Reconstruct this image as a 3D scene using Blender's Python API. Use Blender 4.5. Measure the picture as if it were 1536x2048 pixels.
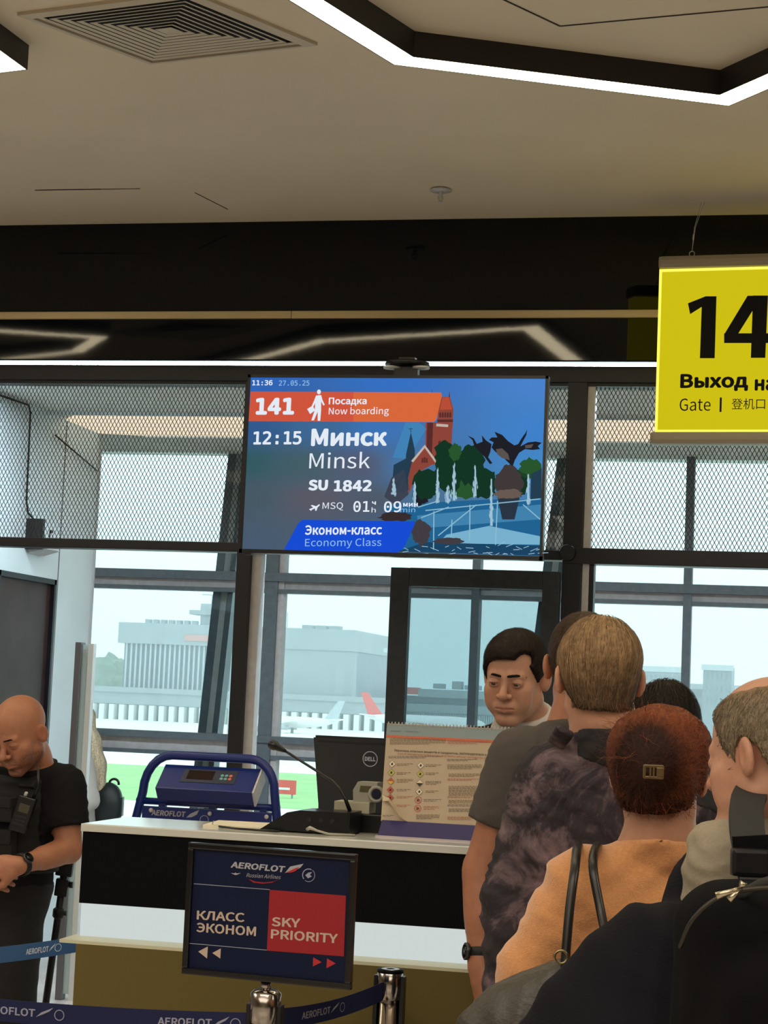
import bpy, bmesh, math, random
import numpy as np
from mathutils import Vector, Matrix
random.seed(7); RNG = np.random.default_rng(7)
for _o in list(bpy.data.objects): bpy.data.objects.remove(_o)
SC = bpy.context.scene
COL = SC.collection
# ------------------------------------------------------------------ camera
FPX = 3800.0
YAW = math.radians(12.8); ROLL = math.radians(2.45); PITCH = math.atan(376*math.cos(ROLL)/FPX)
CAM = np.array([0, 0, 1.55])
FW = np.array([-math.sin(YAW)*math.cos(PITCH), math.cos(YAW)*math.cos(PITCH), math.sin(PITCH)])
_r0 = np.array([math.cos(YAW), math.sin(YAW), 0.0]); _u0 = np.cross(_r0, FW)
RT = _r0*math.cos(ROLL)+_u0*math.sin(ROLL); UP = -_r0*math.sin(ROLL)+_u0*math.cos(ROLL)
RR = _r0.copy(); FF = np.array([-math.sin(YAW), math.cos(YAW), 0.0]); ZZ = np.array([0, 0, 1.0])
cd = bpy.data.cameras.new('camera'); cam = bpy.data.objects.new('camera', cd); COL.objects.link(cam)
cd.sensor_fit = 'VERTICAL'; cd.sensor_height = 24.0; cd.sensor_width = 18.0; cd.lens = FPX/2048*24.0
cd.clip_start = 0.05; cd.clip_end = 3000
_M = Matrix.Identity(4)
for i in range(3):
    _M[i][0] = RT[i]; _M[i][1] = UP[i]; _M[i][2] = -FW[i]; _M[i][3] = CAM[i]
cam.matrix_world = _M
SC.camera = cam
# ------------------------------------------------------------------ colour management
SC.view_settings.view_transform = 'Standard'; SC.view_settings.look = 'None'
SC.view_settings.exposure = 0.0; SC.view_settings.gamma = 1.0; SC.view_settings.use_curve_mapping = False
SC.cycles.max_bounces = 8; SC.cycles.transparent_max_bounces = 12; SC.cycles.volume_bounces = 0
SC.cycles.caustics_reflective = False; SC.cycles.caustics_refractive = False
# ------------------------------------------------------------------ world: pale hazy daylight sky
def lin(c):
    return tuple(((v/255.0)/12.92 if v/255.0 <= 0.04045 else ((v/255.0+0.055)/1.055)**2.4) for v in c)
W = bpy.data.worlds.new('hazy_sky'); SC.world = W; W.use_nodes = True
nt = W.node_tree; nt.nodes.clear()
_tc = nt.nodes.new('ShaderNodeTexCoord'); _sx = nt.nodes.new('ShaderNodeSeparateXYZ')
_rp = nt.nodes.new('ShaderNodeValToRGB'); _bg = nt.nodes.new('ShaderNodeBackground'); _wo = nt.nodes.new('ShaderNodeOutputWorld')
nt.links.new(_tc.outputs['Generated'], _sx.inputs[0]); nt.links.new(_sx.outputs['Z'], _rp.inputs[0])
nt.links.new(_rp.outputs[0], _bg.inputs[0]); nt.links.new(_bg.outputs[0], _wo.inputs[0])
_e = _rp.color_ramp.elements
_e[0].position = 0.0; _e[0].color = (*lin((206, 236, 242)), 1)
_e[1].position = 0.22; _e[1].color = (*lin((228, 249, 251)), 1)
_bg.inputs[1].default_value = 2.3
# ------------------------------------------------------------------ lights: unseen area lights added for the hall's ceiling lamps outside the frame
def area(name, loc, sx, sy, power, col, rot=(0, 0, 0)):
    l = bpy.data.lights.new(name, 'AREA'); l.shape = 'RECTANGLE'; l.size = sx; l.size_y = sy
    l.energy = power; l.color = col
    o = bpy.data.objects.new(name, l); COL.objects.link(o); o.location = loc; o.rotation_euler = rot
    return o
WARM = (1.0, 0.90, 0.76)
area('unseen_lamp_light', (-1.5, -3.2, 3.78), 8.0, 5.0, 270, WARM)
area('unseen_lamp_light', (-1.0, 1.2, 3.78), 4.0, 1.6, 75, WARM)
area('unseen_lamp_light', (4.0, 3.0, 3.78), 2.5, 3.0, 90, WARM)
area('unseen_lamp_light', (-6.5, 3.0, 3.78), 2.5, 3.0, 90, WARM)

# ------------------------------------------------------------------ photo ray helpers (pixel -> point on a real plane)
def dr(x, y): return FW*FPX+RT*(x-768)+UP*(1024-y)
def aty(x, y, Y): d = dr(x, y); return CAM+d*(Y/d[1])
def atz(x, y, z): d = dr(x, y); return CAM+d*((z-CAM[2])/d[2])
def J(x, y, d): return CAM+dr(x, y)*(d/FPX)
def nrm(v): v = np.asarray(v, float); return v/np.linalg.norm(v)
# ------------------------------------------------------------------ materials
MATS = {}
def mat(name, rgb, rough=0.6, metal=0.0, var=0.0, vscale=20, bump=0.0, bscale=60, emit=0.0, spec=0.5,
        attr=False, trans=0.0, coat=0.0, sheen=0.0, stretch=None, vcol=None):
    if name in MATS: return MATS[name]
    m = bpy.data.materials.new(name); m.use_nodes = True; t = m.node_tree; n = t.nodes; L = t.links
    b = n['Principled BSDF']; c = (*lin(rgb), 1)
    b.inputs['Base Color'].default_value = c; b.inputs['Roughness'].default_value = rough
    b.inputs['Metallic'].default_value = metal; b.inputs['Specular IOR Level'].default_value = spec
    if coat: b.inputs['Coat Weight'].default_value = coat; b.inputs['Coat Roughness'].default_value = 0.08
    if sheen: b.inputs['Sheen Weight'].default_value = sheen; b.inputs['Sheen Roughness'].default_value = 0.5
    if emit: b.inputs['Emission Color'].default_value = c; b.inputs['Emission Strength'].default_value = emit
    src = None
    co = n.new('ShaderNodeTexCoord'); vec = co.outputs['Object']
    if stretch:
        mp = n.new('ShaderNodeMapping'); mp.inputs['Scale'].default_value = stretch; L.new(vec, mp.inputs[0]); vec = mp.outputs[0]
    if var:
        ns = n.new('ShaderNodeTexNoise'); ns.inputs['Scale'].default_value = vscale; ns.inputs['Detail'].default_value = 5
        L.new(vec, ns.inputs['Vector'])
        mx = n.new('ShaderNodeMix'); mx.data_type = 'RGBA'
        a = vcol and lin(vcol) or tuple(min(1, v*(1-var)) for v in c[:3])
        mr = n.new('ShaderNodeMapRange'); mr.inputs[1].default_value = 0.35; mr.inputs[2].default_value = 0.65
        L.new(ns.outputs[0], mr.inputs[0]); L.new(mr.outputs[0], mx.inputs[0])
        mx.inputs[6].default_value = (*a, 1); mx.inputs[7].default_value = (*[min(1, v*(1+var*0.6)) for v in c[:3]], 1) if not vcol else c
        src = mx.outputs[2]
    if attr:
        at = n.new('ShaderNodeAttribute'); at.attribute_name = 'tint'
        mm = n.new('ShaderNodeMix'); mm.data_type = 'RGBA'; mm.blend_type = 'MULTIPLY'; mm.inputs[0].default_value = 1
        if src: L.new(src, mm.inputs[6])
        else: mm.inputs[6].default_value = c
        L.new(at.outputs['Color'], mm.inputs[7]); src = mm.outputs[2]
    if src: L.new(src, b.inputs['Base Color'])
    if bump:
        n2 = n.new('ShaderNodeTexNoise'); n2.inputs['Scale'].default_value = bscale; n2.inputs['Detail'].default_value = 6
        L.new(vec, n2.inputs['Vector']); bp = n.new('ShaderNodeBump'); bp.inputs['Strength'].default_value = bump
        bp.inputs['Distance'].default_value = 0.01; L.new(n2.outputs[0], bp.inputs['Height']); L.new(bp.outputs[0], b.inputs['Normal'])
    if trans:
        tr = n.new('ShaderNodeBsdfTranslucent'); tr.inputs[0].default_value = c
        ms = n.new('ShaderNodeMixShader'); ms.inputs[0].default_value = trans
        L.new(b.outputs[0], ms.inputs[1]); L.new(tr.outputs[0], ms.inputs[2]); L.new(ms.outputs[0], n['Material Output'].inputs[0])
    MATS[name] = m; return m
def emat(name, rgb, k=1.0):
    if name in MATS: return MATS[name]
    m = bpy.data.materials.new(name); m.use_nodes = True; t = m.node_tree; t.nodes.clear()
    e = t.nodes.new('ShaderNodeEmission'); o = t.nodes.new('ShaderNodeOutputMaterial')
    e.inputs[0].default_value = (*lin(rgb), 1); e.inputs[1].default_value = k; t.links.new(e.outputs[0], o.inputs[0])
    MATS[name] = m; return m
def glass_mat(name, tint=(235, 245, 245), gloss=1.45, veil=0.0):
    if name in MATS: return MATS[name]
    m = bpy.data.materials.new(name); m.use_nodes = True; t = m.node_tree; t.nodes.clear(); L = t.links
    o = t.nodes.new('ShaderNodeOutputMaterial'); tr = t.nodes.new('ShaderNodeBsdfTransparent'); gl = t.nodes.new('ShaderNodeBsdfGlossy')
    tr.inputs[0].default_value = (*lin(tint), 1); gl.inputs['Roughness'].default_value = 0.02
    fr = t.nodes.new('ShaderNodeFresnel'); fr.inputs[0].default_value = gloss
    mx = t.nodes.new('ShaderNodeMixShader'); L.new(fr.outputs[0], mx.inputs[0]); L.new(tr.outputs[0], mx.inputs[1]); L.new(gl.outputs[0], mx.inputs[2])
    out = mx.outputs[0]
    if veil:
        tl = t.nodes.new('ShaderNodeBsdfTranslucent'); tl.inputs[0].default_value = (0.9, 1, 1, 1)
        nz = t.nodes.new('ShaderNodeTexNoise'); nz.inputs['Scale'].default_value = 1.5; nz.inputs['Detail'].default_value = 6
        mr = t.nodes.new('ShaderNodeMapRange'); mr.inputs[3].default_value = veil*0.85; mr.inputs[4].default_value = veil*1.15
        L.new(nz.outputs[0], mr.inputs[0])
        m2 = t.nodes.new('ShaderNodeMixShader'); L.new(mr.outputs[0], m2.inputs[0]); L.new(out, m2.inputs[1]); L.new(tl.outputs[0], m2.inputs[2]); out = m2.outputs[0]
    L.new(out, o.inputs[0]); MATS[name] = m; return m
# ------------------------------------------------------------------ object helpers
def tag(o, label=None, cat=None, group=None, kind=None):
    if label: o['label'] = label
    if cat: o['category'] = cat
    if group: o['group'] = group
    if kind: o['kind'] = kind
    return o
def thing(name, label, cat, loc=(0, 0, 0), group=None):
    o = bpy.data.objects.new(name, None); COL.objects.link(o); o.location = [float(v) for v in loc]; o.empty_display_size = 0.1
    return tag(o, label, cat, group)
def wloc(p):
    v = Vector((0, 0, 0))
    while p: v = v+p.location; p = p.parent
    return v
def link_mesh(name, me, m, parent=None, origin=None):
    o = bpy.data.objects.new(name, me); COL.objects.link(o)
    if m is not None:
        for k in (m if isinstance(m, (list, tuple)) else [m]): me.materials.append(k)
    base = wloc(parent) if parent else Vector((0, 0, 0))
    if parent:
        o.parent = parent; me.transform(Matrix.Translation(-base))
    elif origin is not None:
        me.transform(Matrix.Translation(-Vector([float(v) for v in origin]))); o.location = [float(v) for v in origin]
    return o
class G:
    """collects shapes into ONE mesh"""
    def __init__(s): s.b = bmesh.new(); s.mi = 0
    def face(s, vs):
        f = s.b.faces.new([s.b.verts.new([float(c) for c in v]) for v in vs]); f.material_index = s.mi; return s
    def box(s, x0, x1, y0, y1, z0, z1, bev=0.0):
        return s.obox(((x0+x1)/2, (y0+y1)/2, (z0+z1)/2), (1, 0, 0), (0, 1, 0), (0, 0, 1), abs(x1-x0)/2, abs(y1-y0)/2, abs(z1-z0)/2, bev)
    def obox(s, c, X, Y, Z, hx, hy, hz, bev=0.0):
        c = np.asarray(c, float); X = nrm(X)*hx; Y = nrm(Y)*hy; Z = nrm(Z)*hz
        P = [c+i*X+j*Y+k*Z for i in (-1, 1) for j in (-1, 1) for k in (-1, 1)]
        v = [s.b.verts.new(p.tolist()) for p in P]; fs = []
        for q in ((0, 1, 3, 2), (4, 6, 7, 5), (0, 4, 5, 1), (2, 3, 7, 6), (0, 2, 6, 4), (1, 5, 7, 3)):
            f = s.b.faces.new([v[i] for i in q]); f.material_index = s.mi; fs.append(f)
        if bev:
            es = list({e for f in fs for e in f.edges}); bmesh.ops.bevel(s.b, geom=es, offset=bev, segments=2, affect='EDGES', profile=0.7)
        return s
    def tube(s, pts, r, n=10, cap=True, closed=False):
        pts = [np.asarray(p, float) for p in pts]; N = len(pts); rs = r if isinstance(r, (list, tuple, np.ndarray)) else [r]*N
        rings = []; prev = None
        for i, p in enumerate(pts):
            a = pts[(i-1) % N] if (i > 0 or closed) else p; b = pts[(i+1) % N] if (i < N-1 or closed) else p
            t = nrm(b-a)
            if prev is None:
                q = np.cross(t, [0, 0, 1.0]); 
                if np.linalg.norm(q) < 1e-3: q = np.cross(t, [1.0, 0, 0])
                q = nrm(q)
            else:
                q = nrm(prev-t*np.dot(prev, t))
            prev = q; w = np.cross(t, q)
            rings.append([s.b.verts.new((p+rs[i]*(q*math.cos(2*math.pi*k/n)+w*math.sin(2*math.pi*k/n))).tolist()) for k in range(n)])
        for i in range(N if closed else N-1):
            A = rings[i]; B = rings[(i+1) % N]
            for k in range(n):
                f = s.b.faces.new((A[k], A[(k+1) % n], B[(k+1) % n], B[k])); f.smooth = True; f.material_index = s.mi
        if cap and not closed:
            for R_ in (rings[0], rings[-1]):
                f = s.b.faces.new(R_); f.material_index = s.mi
        return s
    def lathe(s, c, prof, n=24, axis=(0, 0, 1)):
        c = np.asarray(c, float); ax = nrm(axis); q = np.cross(ax, [0, 0, 1.0])
        if np.linalg.norm(q) < 1e-3: q = np.array([1.0, 0, 0])
        q = nrm(q); w = np.cross(ax, q); rings = []
        for r, h in prof:
            rings.append([s.b.verts.new((c+ax*h+max(r, 1e-4)*(q*math.cos(2*math.pi*k/n)+w*math.sin(2*math.pi*k/n))).tolist()) for k in range(n)])
        for A, B in zip(rings[:-1], rings[1:]):
            for k in range(n):
                f = s.b.faces.new((A[k], A[(k+1) % n], B[(k+1) % n], B[k])); f.smooth = True; f.material_index = s.mi
        for R_ in (rings[0], rings[-1]):
            f = s.b.faces.new(R_); f.material_index = s.mi
        return s
    def prism(s, poly, off):
        """extrude a 3-D polygon by vector off"""
        A = [s.b.verts.new([float(c) for c in p]) for p in poly]; o = np.asarray(off, float)
        B = [s.b.verts.new((np.asarray(p, float)+o).tolist()) for p in poly]; n = len(A)
        for q in [A, B[::-1]]+[(A[i], A[(i+1) % n], B[(i+1) % n], B[i]) for i in range(n)]:
            f = s.b.faces.new(q); f.material_index = s.mi
        return s
    def make(s, name, m, parent=None, origin=None, smooth=False):
        bmesh.ops.recalc_face_normals(s.b, faces=s.b.faces)
        me = bpy.data.meshes.new(name); s.b.to_mesh(me); s.b.free()
        if smooth: me.polygons.foreach_set('use_smooth', [True]*len(me.polygons))
        return link_mesh(name, me, m, parent, origin)
def arc(c, u, v, r, a0, a1, n=8):
    c = np.asarray(c, float); return [c+r*(np.asarray(u)*math.cos(a)+np.asarray(v)*math.sin(a)) for a in np.linspace(a0, a1, n)]
# ------------------------------------------------------------------ flat print: panel with local u,v in metres, addressed by the pixels of its face
class Panel:
    def __init__(s, quad, W_, H_, org, ux, uz):
        s.q = [np.array(p, float) for p in quad]; s.W = W_; s.H = H_    # quad TL TR BR BL in px
        s.o = np.asarray(org, float); s.ux = nrm(ux); s.uz = nrm(uz); s.n = np.cross(s.ux, s.uz)   # o = top-left corner; n faces the viewer
        s.n = -s.n if np.dot(s.n, s.o-CAM) > 0 else s.n
        A = []; B = []
        for (x, y), (u, v) in zip(s.q, ((0, 0), (W_, 0), (W_, H_), (0, H_))):
            A.append([x, y, 1, 0, 0, 0, -u*x, -u*y]); B.append(u); A.append([0, 0, 0, x, y, 1, -v*x, -v*y]); B.append(v)
        s.h = np.linalg.solve(np.array(A), np.array(B))
    def uv(s, x, y):
        h = s.h; w = h[6]*x+h[7]*y+1; return ((h[0]*x+h[1]*y+h[2])/w, (h[3]*x+h[4]*y+h[5])/w)
    def at(s, u, v, l=0): return s.o+s.ux*u-s.uz*v+s.n*l
    def poly(s, g, pts, l):
        g.face([s.at(*s.uv(x, y), l) for x, y in pts])
    def rect(s, g, x0, y0, x1, y1, l): s.poly(g, [(x0, y0), (x1, y0), (x1, y1), (x0, y1)], l)
TEXTQ = []
def _font(n):
    try: return bpy.data.fonts.load(bpy.utils.system_resource('DATAFILES')+'/fonts/'+n)
    except Exception: return None
FONT = _font('DejaVuSansMono.woff2'); FONT2 = _font('Noto Sans CJK Regular.woff2')
def text(panel, string, bl, br, h_px, l, m, parent, bold=0.0, shear=0.0, name='lettering', uvbox=None, spacing=1.0):
    """letters fitted so their ink runs from px bl to br along the bottom and is h_px high; bold = stroke growth in em"""
    c = bpy.data.curves.new(name, 'FONT'); c.body = string; c.size = 1.0; c.shear = shear; c.resolution_u = 3; c.space_character = spacing
    if FONT and any(ch.isdigit() for ch in string): c.font = FONT
    elif FONT2: c.font = FONT2
    o = bpy.data.objects.new(name, c); COL.objects.link(o); TEXTQ.append((o, panel, bl, br, h_px, l, m, parent, name, bold, uvbox))
def flush_text():
    bpy.context.view_layer.update(); dg = bpy.context.evaluated_depsgraph_get(); made = []
    for q in TEXTQ: made.append(bpy.data.meshes.new_from_object(q[0].evaluated_get(dg)))
    for (o, pn, bl, br, h, l, m, parent, name, bold, uvbox), me in zip(TEXTQ, made):
        n = len(me.vertices); co = np.zeros(n*3); me.vertices.foreach_get('co', co); co = co.reshape(-1, 3)
        F_ = [list(p.vertices) for p in me.polygons]; bpy.data.meshes.remove(me)
        if FONT2 and not any(ch.isdigit() for ch in o.data.body): bold *= .5
        if bold > 0: sh = [(bold*math.cos(a), bold*math.sin(a)) for a in np.linspace(0, 2*math.pi, 8, endpoint=False)]+[(0, 0)]
        else: sh = [(0, 0)]
        C2 = []; FF2 = []
        for k, (dx, dy) in enumerate(sh):
            C2.append(co+np.array([dx, dy, 0])); C2[-1][:, 2] = k*1e-6; FF2 += [[i+k*n for i in f] for f in F_]
        co = np.vstack(C2); lo = co.min(0); hi = co.max(0); s = (co-lo)/np.maximum(hi-lo, 1e-6); zl = co[:, 2]*2
        if uvbox: u0, v0, u1, v1 = uvbox; U0 = np.array([u0, v1]); U1 = np.array([u1, v1]); T0 = np.array([u0, v0])
        else:
            U0 = np.array(pn.uv(*bl)); U1 = np.array(pn.uv(*br)); T0 = np.array(pn.uv(bl[0]+h*0.05, bl[1]-h)); T0[0] = U0[0]
        hh = U0[1]-T0[1]
        uv = U0+np.outer(s[:, 0], U1-U0); uv[:, 1] -= s[:, 1]*hh
        P = pn.o+np.outer(uv[:, 0], pn.ux)-np.outer(uv[:, 1], pn.uz)+np.outer(l+zl, pn.n)
        me2 = bpy.data.meshes.new(name); me2.from_pydata(P.tolist(), [], FF2)
        bpy.data.objects.remove(o); link_mesh(name, me2, m, parent)
    TEXTQ.clear()
# ================================================================== STRUCTURE
HC = 3.814; YB = 8.60; YP = 8.75; YG = 11.70; HK = 3.105
M_ceil = mat('ceiling_paint', (216, 202, 178), 0.85, var=0.05, vscale=1.2, bump=0.05, bscale=40)
M_black = mat('black_glossy_panel', (4, 9, 18), 0.045, spec=0.32, bump=0.006, bscale=9)
def film_normals(m, deg):
    # shading normals turned to shift the lamp reflections; the bulkhead panel itself is flat
    t = m.node_tree; n = t.nodes; g_ = n.new('ShaderNodeNewGeometry'); v = n.new('ShaderNodeVectorRotate'); v.rotation_type = 'Z_AXIS'; v.inputs['Angle'].default_value = math.radians(deg)
    t.links.new(g_.outputs['Normal'], v.inputs['Vector']); b = n['Principled BSDF']; bp = [q for q in n if q.type == 'BUMP']
    if bp: t.links.new(v.outputs[0], bp[0].inputs['Normal'])
    else: t.links.new(v.outputs[0], b.inputs['Normal'])
film_normals(M_black, 17.5)
M_frame = mat('charcoal_metal', (14, 18, 28), 0.45, spec=0.5, var=0.15, vscale=40)
M_floor = mat('pale_stone_floor', (196, 188, 180), 0.16, var=0.12, vscale=3, spec=0.6)
M_wallw = mat('white_wall_panel', (228, 244, 250), 0.55, var=0.04, vscale=3)
M_hall = mat('beige_hall_wall', (150, 138, 120), 0.8, var=0.05)
M_trim = mat('brass_trim', (176, 158, 118), 0.3, metal=0.35)
M_grey = mat('grey_aluminium', (96, 110, 120), 0.5, var=0.12, vscale=25)
M_lgrey = mat('light_grey_aluminium', (196, 196, 200), 0.5, var=0.08, vscale=25)
M_glass = glass_mat('window_glass', (244, 250, 250)); M_dglass = glass_mat('door_glass', (214, 222, 224))
S = lambda g, n, m, p=None: tag(g.make(n, m, p), kind=None if p else 'structure')
S(G().box(-11, 8, -9, 8.9, -0.12, 0), 'floor', M_floor)
S(G().box(-11, 8, 8.9, YG+.3, -0.12, 0), 'floor_corridor', mat('corridor_floor', (196, 186, 182), 0.12, var=0.1, vscale=2, spec=0.6))
S(G().box(-11, 8, -9, YB, HC, HC+.2), 'ceiling', M_ceil)
S(G().box(-11, 8, -9.2, -9, 0, HC), 'wall_back', M_hall)
S(G().box(-11.2, -11, -9, YG+.3, 0, HC), 'wall_left', M_hall)
S(G().box(8, 8.2, -9, YG+.3, 0, HC), 'wall_right', M_hall)
# glossy black bulkhead over the gate front: upper and lower panel with a brass strip between
S(G().box(-11, 8, YB, YB+.12, 3.375, HC+.1), 'wall_bulkhead', M_black)
S(G().box(-11, 8, YB, YB+.12, 3.142, 3.338), 'trim_1', M_black)
S(G().box(-11, -2.446, YB-.012, YB+.05, 3.338, 3.375, .003), 'trim_2', M_trim)
S(G().box(-2.444, 8, YB-.012, YB+.05, 3.338, 3.375, .003), 'trim_3', M_trim)
S(G().box(-11, 8, YB+.12, YG+.2, HC+.1, HC+.2), 'ceiling_plenum', M_wallw)
# corridor ceiling beyond the partition, dark slot and long warm cove
S(G().box(-11, 8, 9.22, YG+.2, HK, HK+.08), 'ceiling_corridor', mat('corridor_ceiling', (214, 218, 212), 0.8, var=.03))
S(G().box(-11, 8, 9.04, 9.20, HK+.03, HK+.06), 'trim_4', mat('black_slot', (8, 9, 11), 0.6))
S(G().box(-11, 8, 8.74, 9.03, HK+.07, HK+.09), 'trim_5', emat('slit_fill_glow', (226, 242, 250), 26.0))  # glowing strip above the slit, strength raised to brighten the corridor wall
def outline(pts, z): return [(x, y, z) for x, y in pts]
cl = thing('cove_light', 'long warm cream ceiling light beyond the mesh panels', 'light', (-2.2, 10.4, HK))
G().prism(outline([(-4.1, 10.09), (-4.26, 10.3), (-4.26, 10.83), (-4.02, 10.90), (4, 10.90), (4, 10.05)], HK-.012), (0, 0, .012)).make('diffuser', emat('cove_diffuser', (246, 232, 205), 1.0), cl)
G().box(-4.3, 4.05, 10.03, 10.05, HK-.02, HK).box(-4.0, 4.05, 10.90, 10.92, HK-.02, HK).make('frame', M_wallw, cl)
# side wall of the corridor with a dark door
XW = -4.27
S(G().box(XW-.12, XW, 8.95, 9.50, 0, HK).box(XW-.12, XW, 10.31, 10.86, 0, HK).box(XW-.12, XW, 9.50, 10.31, 2.16, HK), 'wall_corridor', M_wallw)
S(G().box(XW, XW+.012, 10.86, 10.88, 0, HK), 'trim_6', mat('wall_edge', (190, 196, 198), 0.4))
for z0, z1, y0, y1 in ((2.34, 2.346, 9.2, 10.3), (0, HK, 10.33, 10.336), (2.2, 3.1, 9.36, 9.366)):
    pass
dd = tag(G().box(XW-.06, XW-.02, 9.51, 10.30, 0.01, 2.15).make('door_1', mat('dark_brown_door_glass', (66, 50, 48), 0.3, spec=.12, var=.25, vscale=4)), kind='structure')
G().box(XW-.02, XW+.005, 9.50, 9.53, 0, 2.16).box(XW-.02, XW+.005, 10.28, 10.31, 0, 2.16).box(XW-.02, XW+.005, 9.5, 10.31, 2.13, 2.16).make('door_frame', M_frame, dd)
G().box(XW-.02, XW+.004, 10.325, 10.331, 0, HK).make('trim_7', mat('wall_seam', (120, 124, 126), 0.7))['kind'] = 'structure'
G().box(XW-.02, XW+.004, 9.36, 9.366, 2.2, HK).make('trim_8', MATS['wall_seam'])['kind'] = 'structure'
# cable and little white sign box on that wall
tag(G().tube([(XW+.02, 9.3, 3.08), (XW+.02, 9.72, 3.09), (XW+.02, 9.75, 3.05), (XW+.02, 9.77, 2.56), (XW+.02, 9.80, 2.50), (XW+.02, 9.95, 2.45)], .006, 6).make('cable', mat('black_plastic', (18, 18, 20), 0.5)), 'thin black cable running down the white corridor wall', 'cable')
tag(G().tube([(XW+.02, 10.12, 2.98), (XW+.02, 10.8, 2.86)], .005, 6).make('cable', MATS['black_plastic']), 'short slanting black cable high on the white corridor wall near the window', 'cable')
sb = thing('sign_box', 'small white exit sign box fixed to the white corridor wall above the dark door', 'sign', (XW+.06, 9.97, 2.3))
G().box(XW+.0, XW+.09, 9.86, 10.10, 2.33, 2.45, .008).make('housing', M_wallw, sb)
G().box(XW-.0, XW+.10, 9.83, 9.86, 2.30, 2.47).make('end_cap', mat('black_plastic', (18, 18, 20)), sb)
G().obox((XW+.05, 9.98, 2.305), (0, 1, 0), (1, 0, .3), (-.3, 0, 1), .11, .05, .012, .005).make('lower_cover', M_lgrey, sb)
G().box(XW+.091, XW+.093, 9.95, 9.965, 2.36, 2.42).box(XW+.091, XW+.093, 9.95, 10.0, 2.405, 2.42).make('pictogram', MATS['black_plastic'], sb)
# partition: beams, posts, door
def part(g, n, m=M_frame): return S(g, n, m)
part(G().box(-11, 8, YP-.054, YP+.054, 3.055, 3.1315, .004), 'trim_9')
part(G().box(-11, 8, YP-.04, YP+.04, 3.04, 3.056), 'trim_10', mat('dark_beam_edge', (16, 17, 22), .5))
part(G().box(-11, -1.12, YP-.053, YP+.053, 2.225, 2.27, .004).box(-1.12, 8, YP-.056, YP+.056, 2.212, 2.285, .004), 'trim_11')
part(G().box(-2.69, -2.62, YP-.05, YP+.05, 0, 3.06, .004), 'trim_12')
part(G().box(-2.622, -2.575, YP-.02, YP+.05, 0, 2.23), 'trim_13', M_lgrey)
part(G().box(-1.125, -1.035, YP-.05, YP+.05, 0, 3.06, .004), 'trim_14')
part(G().box(-1.033, -1.00, YP-.03, YP+.05, 0, 3.04), 'trim_15', M_lgrey)
part(G().box(-1.002, -.98, YP-.03, YP+.05, 0, 2.23), 'trim_15', M_frame)
for x in (1.2, 3.4, -5.2, -7.4): part(G().box(x-.035, x+.035, YP-.05, YP+.05, 0, 3.06, .004), 'trim_16')
d2 = tag(G().box(-1.925, -1.835, YP-.08, YP-.02, .02, 2.17, .004).box(-1.834, -1.211, YP-.079, YP-.021, 2.085, 2.171, .004).box(-1.21, -1.13, YP-.08, YP-.02, .02, 2.17, .004).box(-1.834, -1.211, YP-.079, YP-.021, .02, .16).make('door_2', mat('grey_door_frame', (40, 46, 54), .5, var=.2, vscale=30)), kind='structure')
G().box(-1.84, -1.2, YP-.056, YP-.046, .15, 2.09).make('glass_pane', M_dglass, d2)
G().tube([(-1.88, YP-.09, .95), (-1.88, YP-.14, .97), (-1.88, YP-.14, 1.25), (-1.88, YP-.09, 1.27)], .01, 8).make('door_handle', M_lgrey, d2)
G().lathe((-1.10, YP-.06, 2.26), [(.035, -.02), (.04, 0), (.035, .02)], 16, (0, 1, 0)).make('hinge', M_frame, d2)
# diamond mesh panels between the beams (wire lattice: uncountable)
M_mesh = mat('mesh_wire', (42, 44, 48), 0.6)
def mesh_panel(x0, x1, z0, z1, label):
    px, pz = .0200, .0372; w = .0016; y = YP
    vs = []; fs = []
    def strip(xa, za, xb, zb):
        dx, dz = xb-xa, zb-za; L = math.hypot(dx, dz)
        if L < 1e-4: return
        nx, nz = -dz/L*w, dx/L*w; b = len(vs)
        vs.extend([(xa+nx, y, za+nz), (xa-nx, y, za-nz), (xb-nx, y, zb-nz), (xb+nx, y, zb+nz), (xa, y+.002, za), (xb, y+.002, zb)])
        fs.extend([(b, b+1, b+2, b+3), (b+1, b+4, b+5, b+2), (b+4, b, b+3, b+5)])
    sl = pz/px; H_ = z1-z0; run = H_/sl; k = x0-run
    while k < x1:
        for s in (1, -1):       # rising and falling wires clipped to the panel
            a, b = (k, k+run) if s > 0 else (k+run, k)
            za, zb = z0, z1
            if a > b:
                xa, xb, zaa, zbb = b, a, z1, z0
            else: xa, xb, zaa, zbb = a, b, z0, z1
            t0 = max(0, (x0-xa)/(xb-xa)); t1 = min(1, (x1-xa)/(xb-xa))
            if t1 > t0: strip(xa+(xb-xa)*t0, zaa+(zbb-zaa)*t0, xa+(xb-xa)*t1, zaa+(zbb-zaa)*t1)
        k += px
    me = bpy.data.meshes.new('mesh_panel'); me.from_pydata(vs, [], fs)
    o = link_mesh('mesh_panel', me, M_mesh); return tag(o, label, 'mesh panel', None, 'stuff')
mesh_panel(-5.17, -2.69, 2.27, 3.04, 'diamond wire mesh panel above the black beam, left of the flight screen')
mesh_panel(-2.62, -1.125, 2.27, 3.04, 'diamond wire mesh panel behind the flight screen, left of the right-hand post')
mesh_panel(-1.035, 1.17, 2.285, 3.04, 'diamond wire mesh panel behind the yellow gate sign')
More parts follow.
